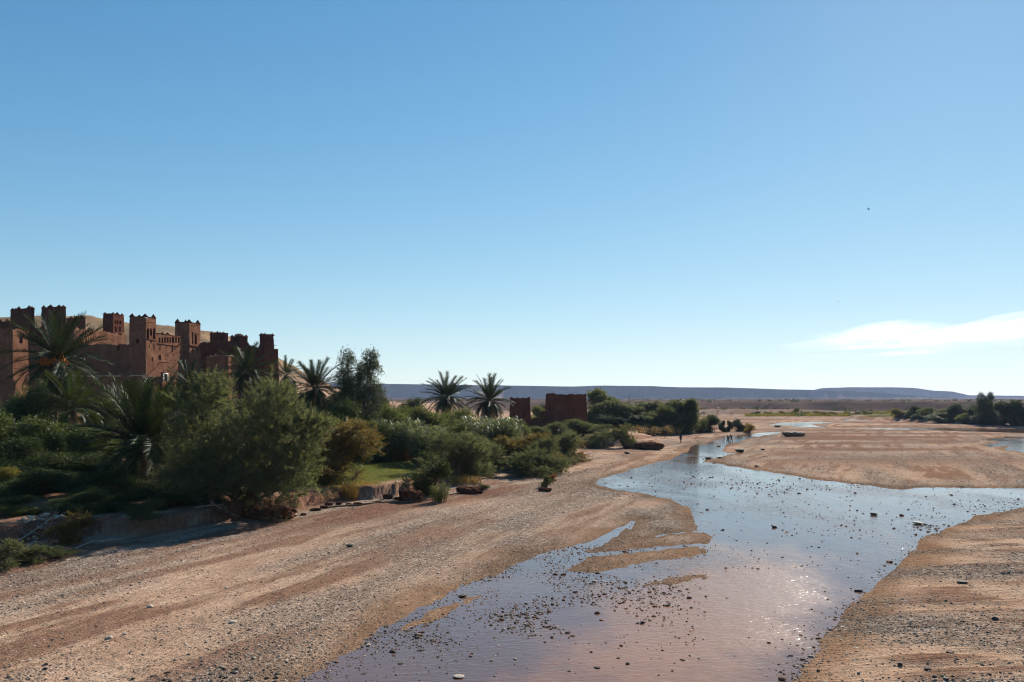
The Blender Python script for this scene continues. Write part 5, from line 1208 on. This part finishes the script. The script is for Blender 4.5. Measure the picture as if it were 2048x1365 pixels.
person(1330.5, 877, 1.72, R(170), dict(eL=(.42, .06, 1.5), wL=(.2, .14, 1.66), eR=(-.42, .06, 1.5), wR=(-.2, .14, 1.66)), [BLACK, BROWN], 'person in dark clothes with both elbows raised at head height on the sand')
person(1361.5, 887, 1.76, R(15), dict(kL=(.1, .06, .5), aL=(.11, .06, .08), aR=(-.09, -.06, .08)), [NAVY, BLACK], 'person in dark clothes standing on the pebbles, seen from behind')
person(1456, 889, 1.74, R(70), dict(kL=(.1, .24, .52), aL=(.1, .34, .1), kR=(-.1, -.12, .5), aR=(-.1, -.42, .14), eL=(.26, -.14, 1.15), wL=(.24, -.16, .9), eR=(-.26, .12, 1.15), wR=(-.24, .28, .98), hip=(0, -.02, .93), head=(0, .12, 1.62), neck=(0, .08, 1.49), chest=(0, .05, 1.31)), [BLACK, DENIM],
       'person striding across the stream at the edge of the gravel island')
person(1463.5, 884, 1.7, R(60), dict(kL=(.1, .2, .53), aL=(.1, .2, .1), kR=(-.1, -.05, .5), aR=(-.1, -.3, .12), chest=(0, .14, 1.26), neck=(0, .24, 1.42), head=(0, .33, 1.53), sL=(.19, .16, 1.36), sR=(-.19, .16, 1.36), eL=(.24, .3, 1.1), wL=(.2, .48, .98), eR=(-.24, .3, 1.1), wR=(-.2, .46, .96)), [DENIM, BLACK],
       'stooping person just behind the striding one in the stream')
def bird(px, py, span, D, bank, yaw, label):
    b = MB(); s = span / 2
    b.tube([(0, -.28 * span, .0), (0, -.12 * span, .01), (0, .08 * span, .0), (0, .2 * span, .02), (0, .27 * span, .0)], [.02 * span, .055 * span, .07 * span, .045 * span, .008 * span], 8)
    b.add([(-.05 * span, -.26 * span, 0), (.05 * span, -.26 * span, 0), (.07 * span, -.42 * span, 0), (-.07 * span, -.42 * span, 0), (0, -.3 * span, .012)], [[0, 1, 4], [1, 2, 4], [2, 3, 4], [3, 0, 4]])
    for q in (-1, 1):
        top = [(q * .03 * span, .13 * span, .03), (q * .5 * s, .16 * span, .16 * span), (q * s, .02 * span, .10 * span), (q * .5 * s, -.06 * span, .14 * span), (q * .03 * span, -.08 * span, .02)]
        V = np.array(top + [(x, y, z - .012) for x, y, z in top]); b.add(V, [[0, 1, 3, 4], [5, 9, 8, 6]]); b.add(V, [[1, 2, 3], [6, 8, 7]])
        b.add(V, [[0, 5, 6, 1], [1, 6, 7, 2], [2, 7, 8, 3], [3, 8, 9, 4]])
    o = obj('bird', b.mesh('bird'), MT['bird']); o.location = at(px, py, D); o.rotation_euler = (R(8), bank, yaw); return tag(o, label, 'bird')
bird(1737, 419, .62, 120, R(20), R(80), 'upper dark bird gliding in the open blue sky')
bird(1676, 604, .6, 190, R(-25), R(70), 'lower tiny bird flying above the white cloud')

# ------------------------------------------------------------------ cloud (thin ice cloud with real depth) and the air
def cloud():
    m, n, out = M('cloud_vapour'); t = NT(n)
    vs = t.new('VolumeScatter'); vs.inputs['Color'].default_value = (1, .985, .95, 1); vs.inputs['Anisotropy'].default_value = .6
    nz = t.noise(1.0, 4, .6, t.coord((.00028, .00018, .0014)), .5)
    nd = t.new('MapRange'); t.l(nz.outputs['Fac'], nd.inputs[0]); nd.inputs[1].default_value = .38; nd.inputs[2].default_value = .85; nd.inputs[3].default_value = 0; nd.inputs[4].default_value = .0001
    t.l(nd.outputs[0], vs.inputs['Density'])
    t.l(vs.outputs[0], out.inputs['Volume']); return m
CLOUD = cloud()
def wisp(parts, D, label):
    rng = np.random.default_rng(4); b = MB()
    for (px, py, wpx, hpx, tilt) in parts:
        c = at(px, py, D + rng.uniform(-1500, 1500)); a = wpx / F * D / 2; h_ = hpx / F * D / 2; dep = a * .55
        nu, nv = 40, 22; V = []; u = np.linspace(0, math.pi, nv); v_ = np.linspace(0, 2 * math.pi, nu + 1)[:-1]
        S = np.array([[math.cos(p_), math.sin(p_) * math.cos(q), math.sin(p_) * math.sin(q)] for p_ in u for q in v_])
        r = 1 + .18 * vn3(S * [2.2, 2, 2] + px, 1) + .16 * vn3(S * [5, 3, 5] + px, 2)
        S = S * r[:, None]; S[:, 2] *= (1 - .55 * np.abs(S[:, 0]) ** 1.5)
        Q = S * [a, dep, h_]; Q[:, 2] += Q[:, 0] * tilt
        b.add(Q + np.array(c), [[i * nu + j, (i + 1) * nu + j, (i + 1) * nu + (j + 1) % nu, i * nu + (j + 1) % nu] for i in range(nv - 1) for j in range(nu)])
    tag(obj('cloud', b.mesh('cloud', True), CLOUD), label, 'cloud')
wisp([(1790, 672, 330, 62, .04), (1700, 690, 240, 22, .06), (1720, 662, 240, 22, .1), (1960, 668, 330, 52, .10), (2110, 648, 330, 80, .16), (1870, 700, 260, 16, .08), (1650, 712, 120, 8, .06), (1670, 684, 200, 30, .08), (1625, 696, 110, 14, .06), (2000, 636, 160, 14, .2)], 26000, 'thin bright white cloud low in the sky at the right')
def haze():
    m, n, out = M('desert_air'); t = NT(n)
    pv = t.new('VolumePrincipled'); pv.inputs['Color'].default_value = (.5, .66, 1, 1); pv.inputs['Density'].default_value = .000045; pv.inputs['Anisotropy'].default_value = .2
    t.l(pv.outputs[0], out.inputs['Volume'])
    b = MB(); b.box((0, 3300, 55), 13000, 8200, 117); o = obj('haze', b.mesh('haze'), m); return tag(o, 'thin bluish air over the valley', 'haze', kind='stuff')
haze()
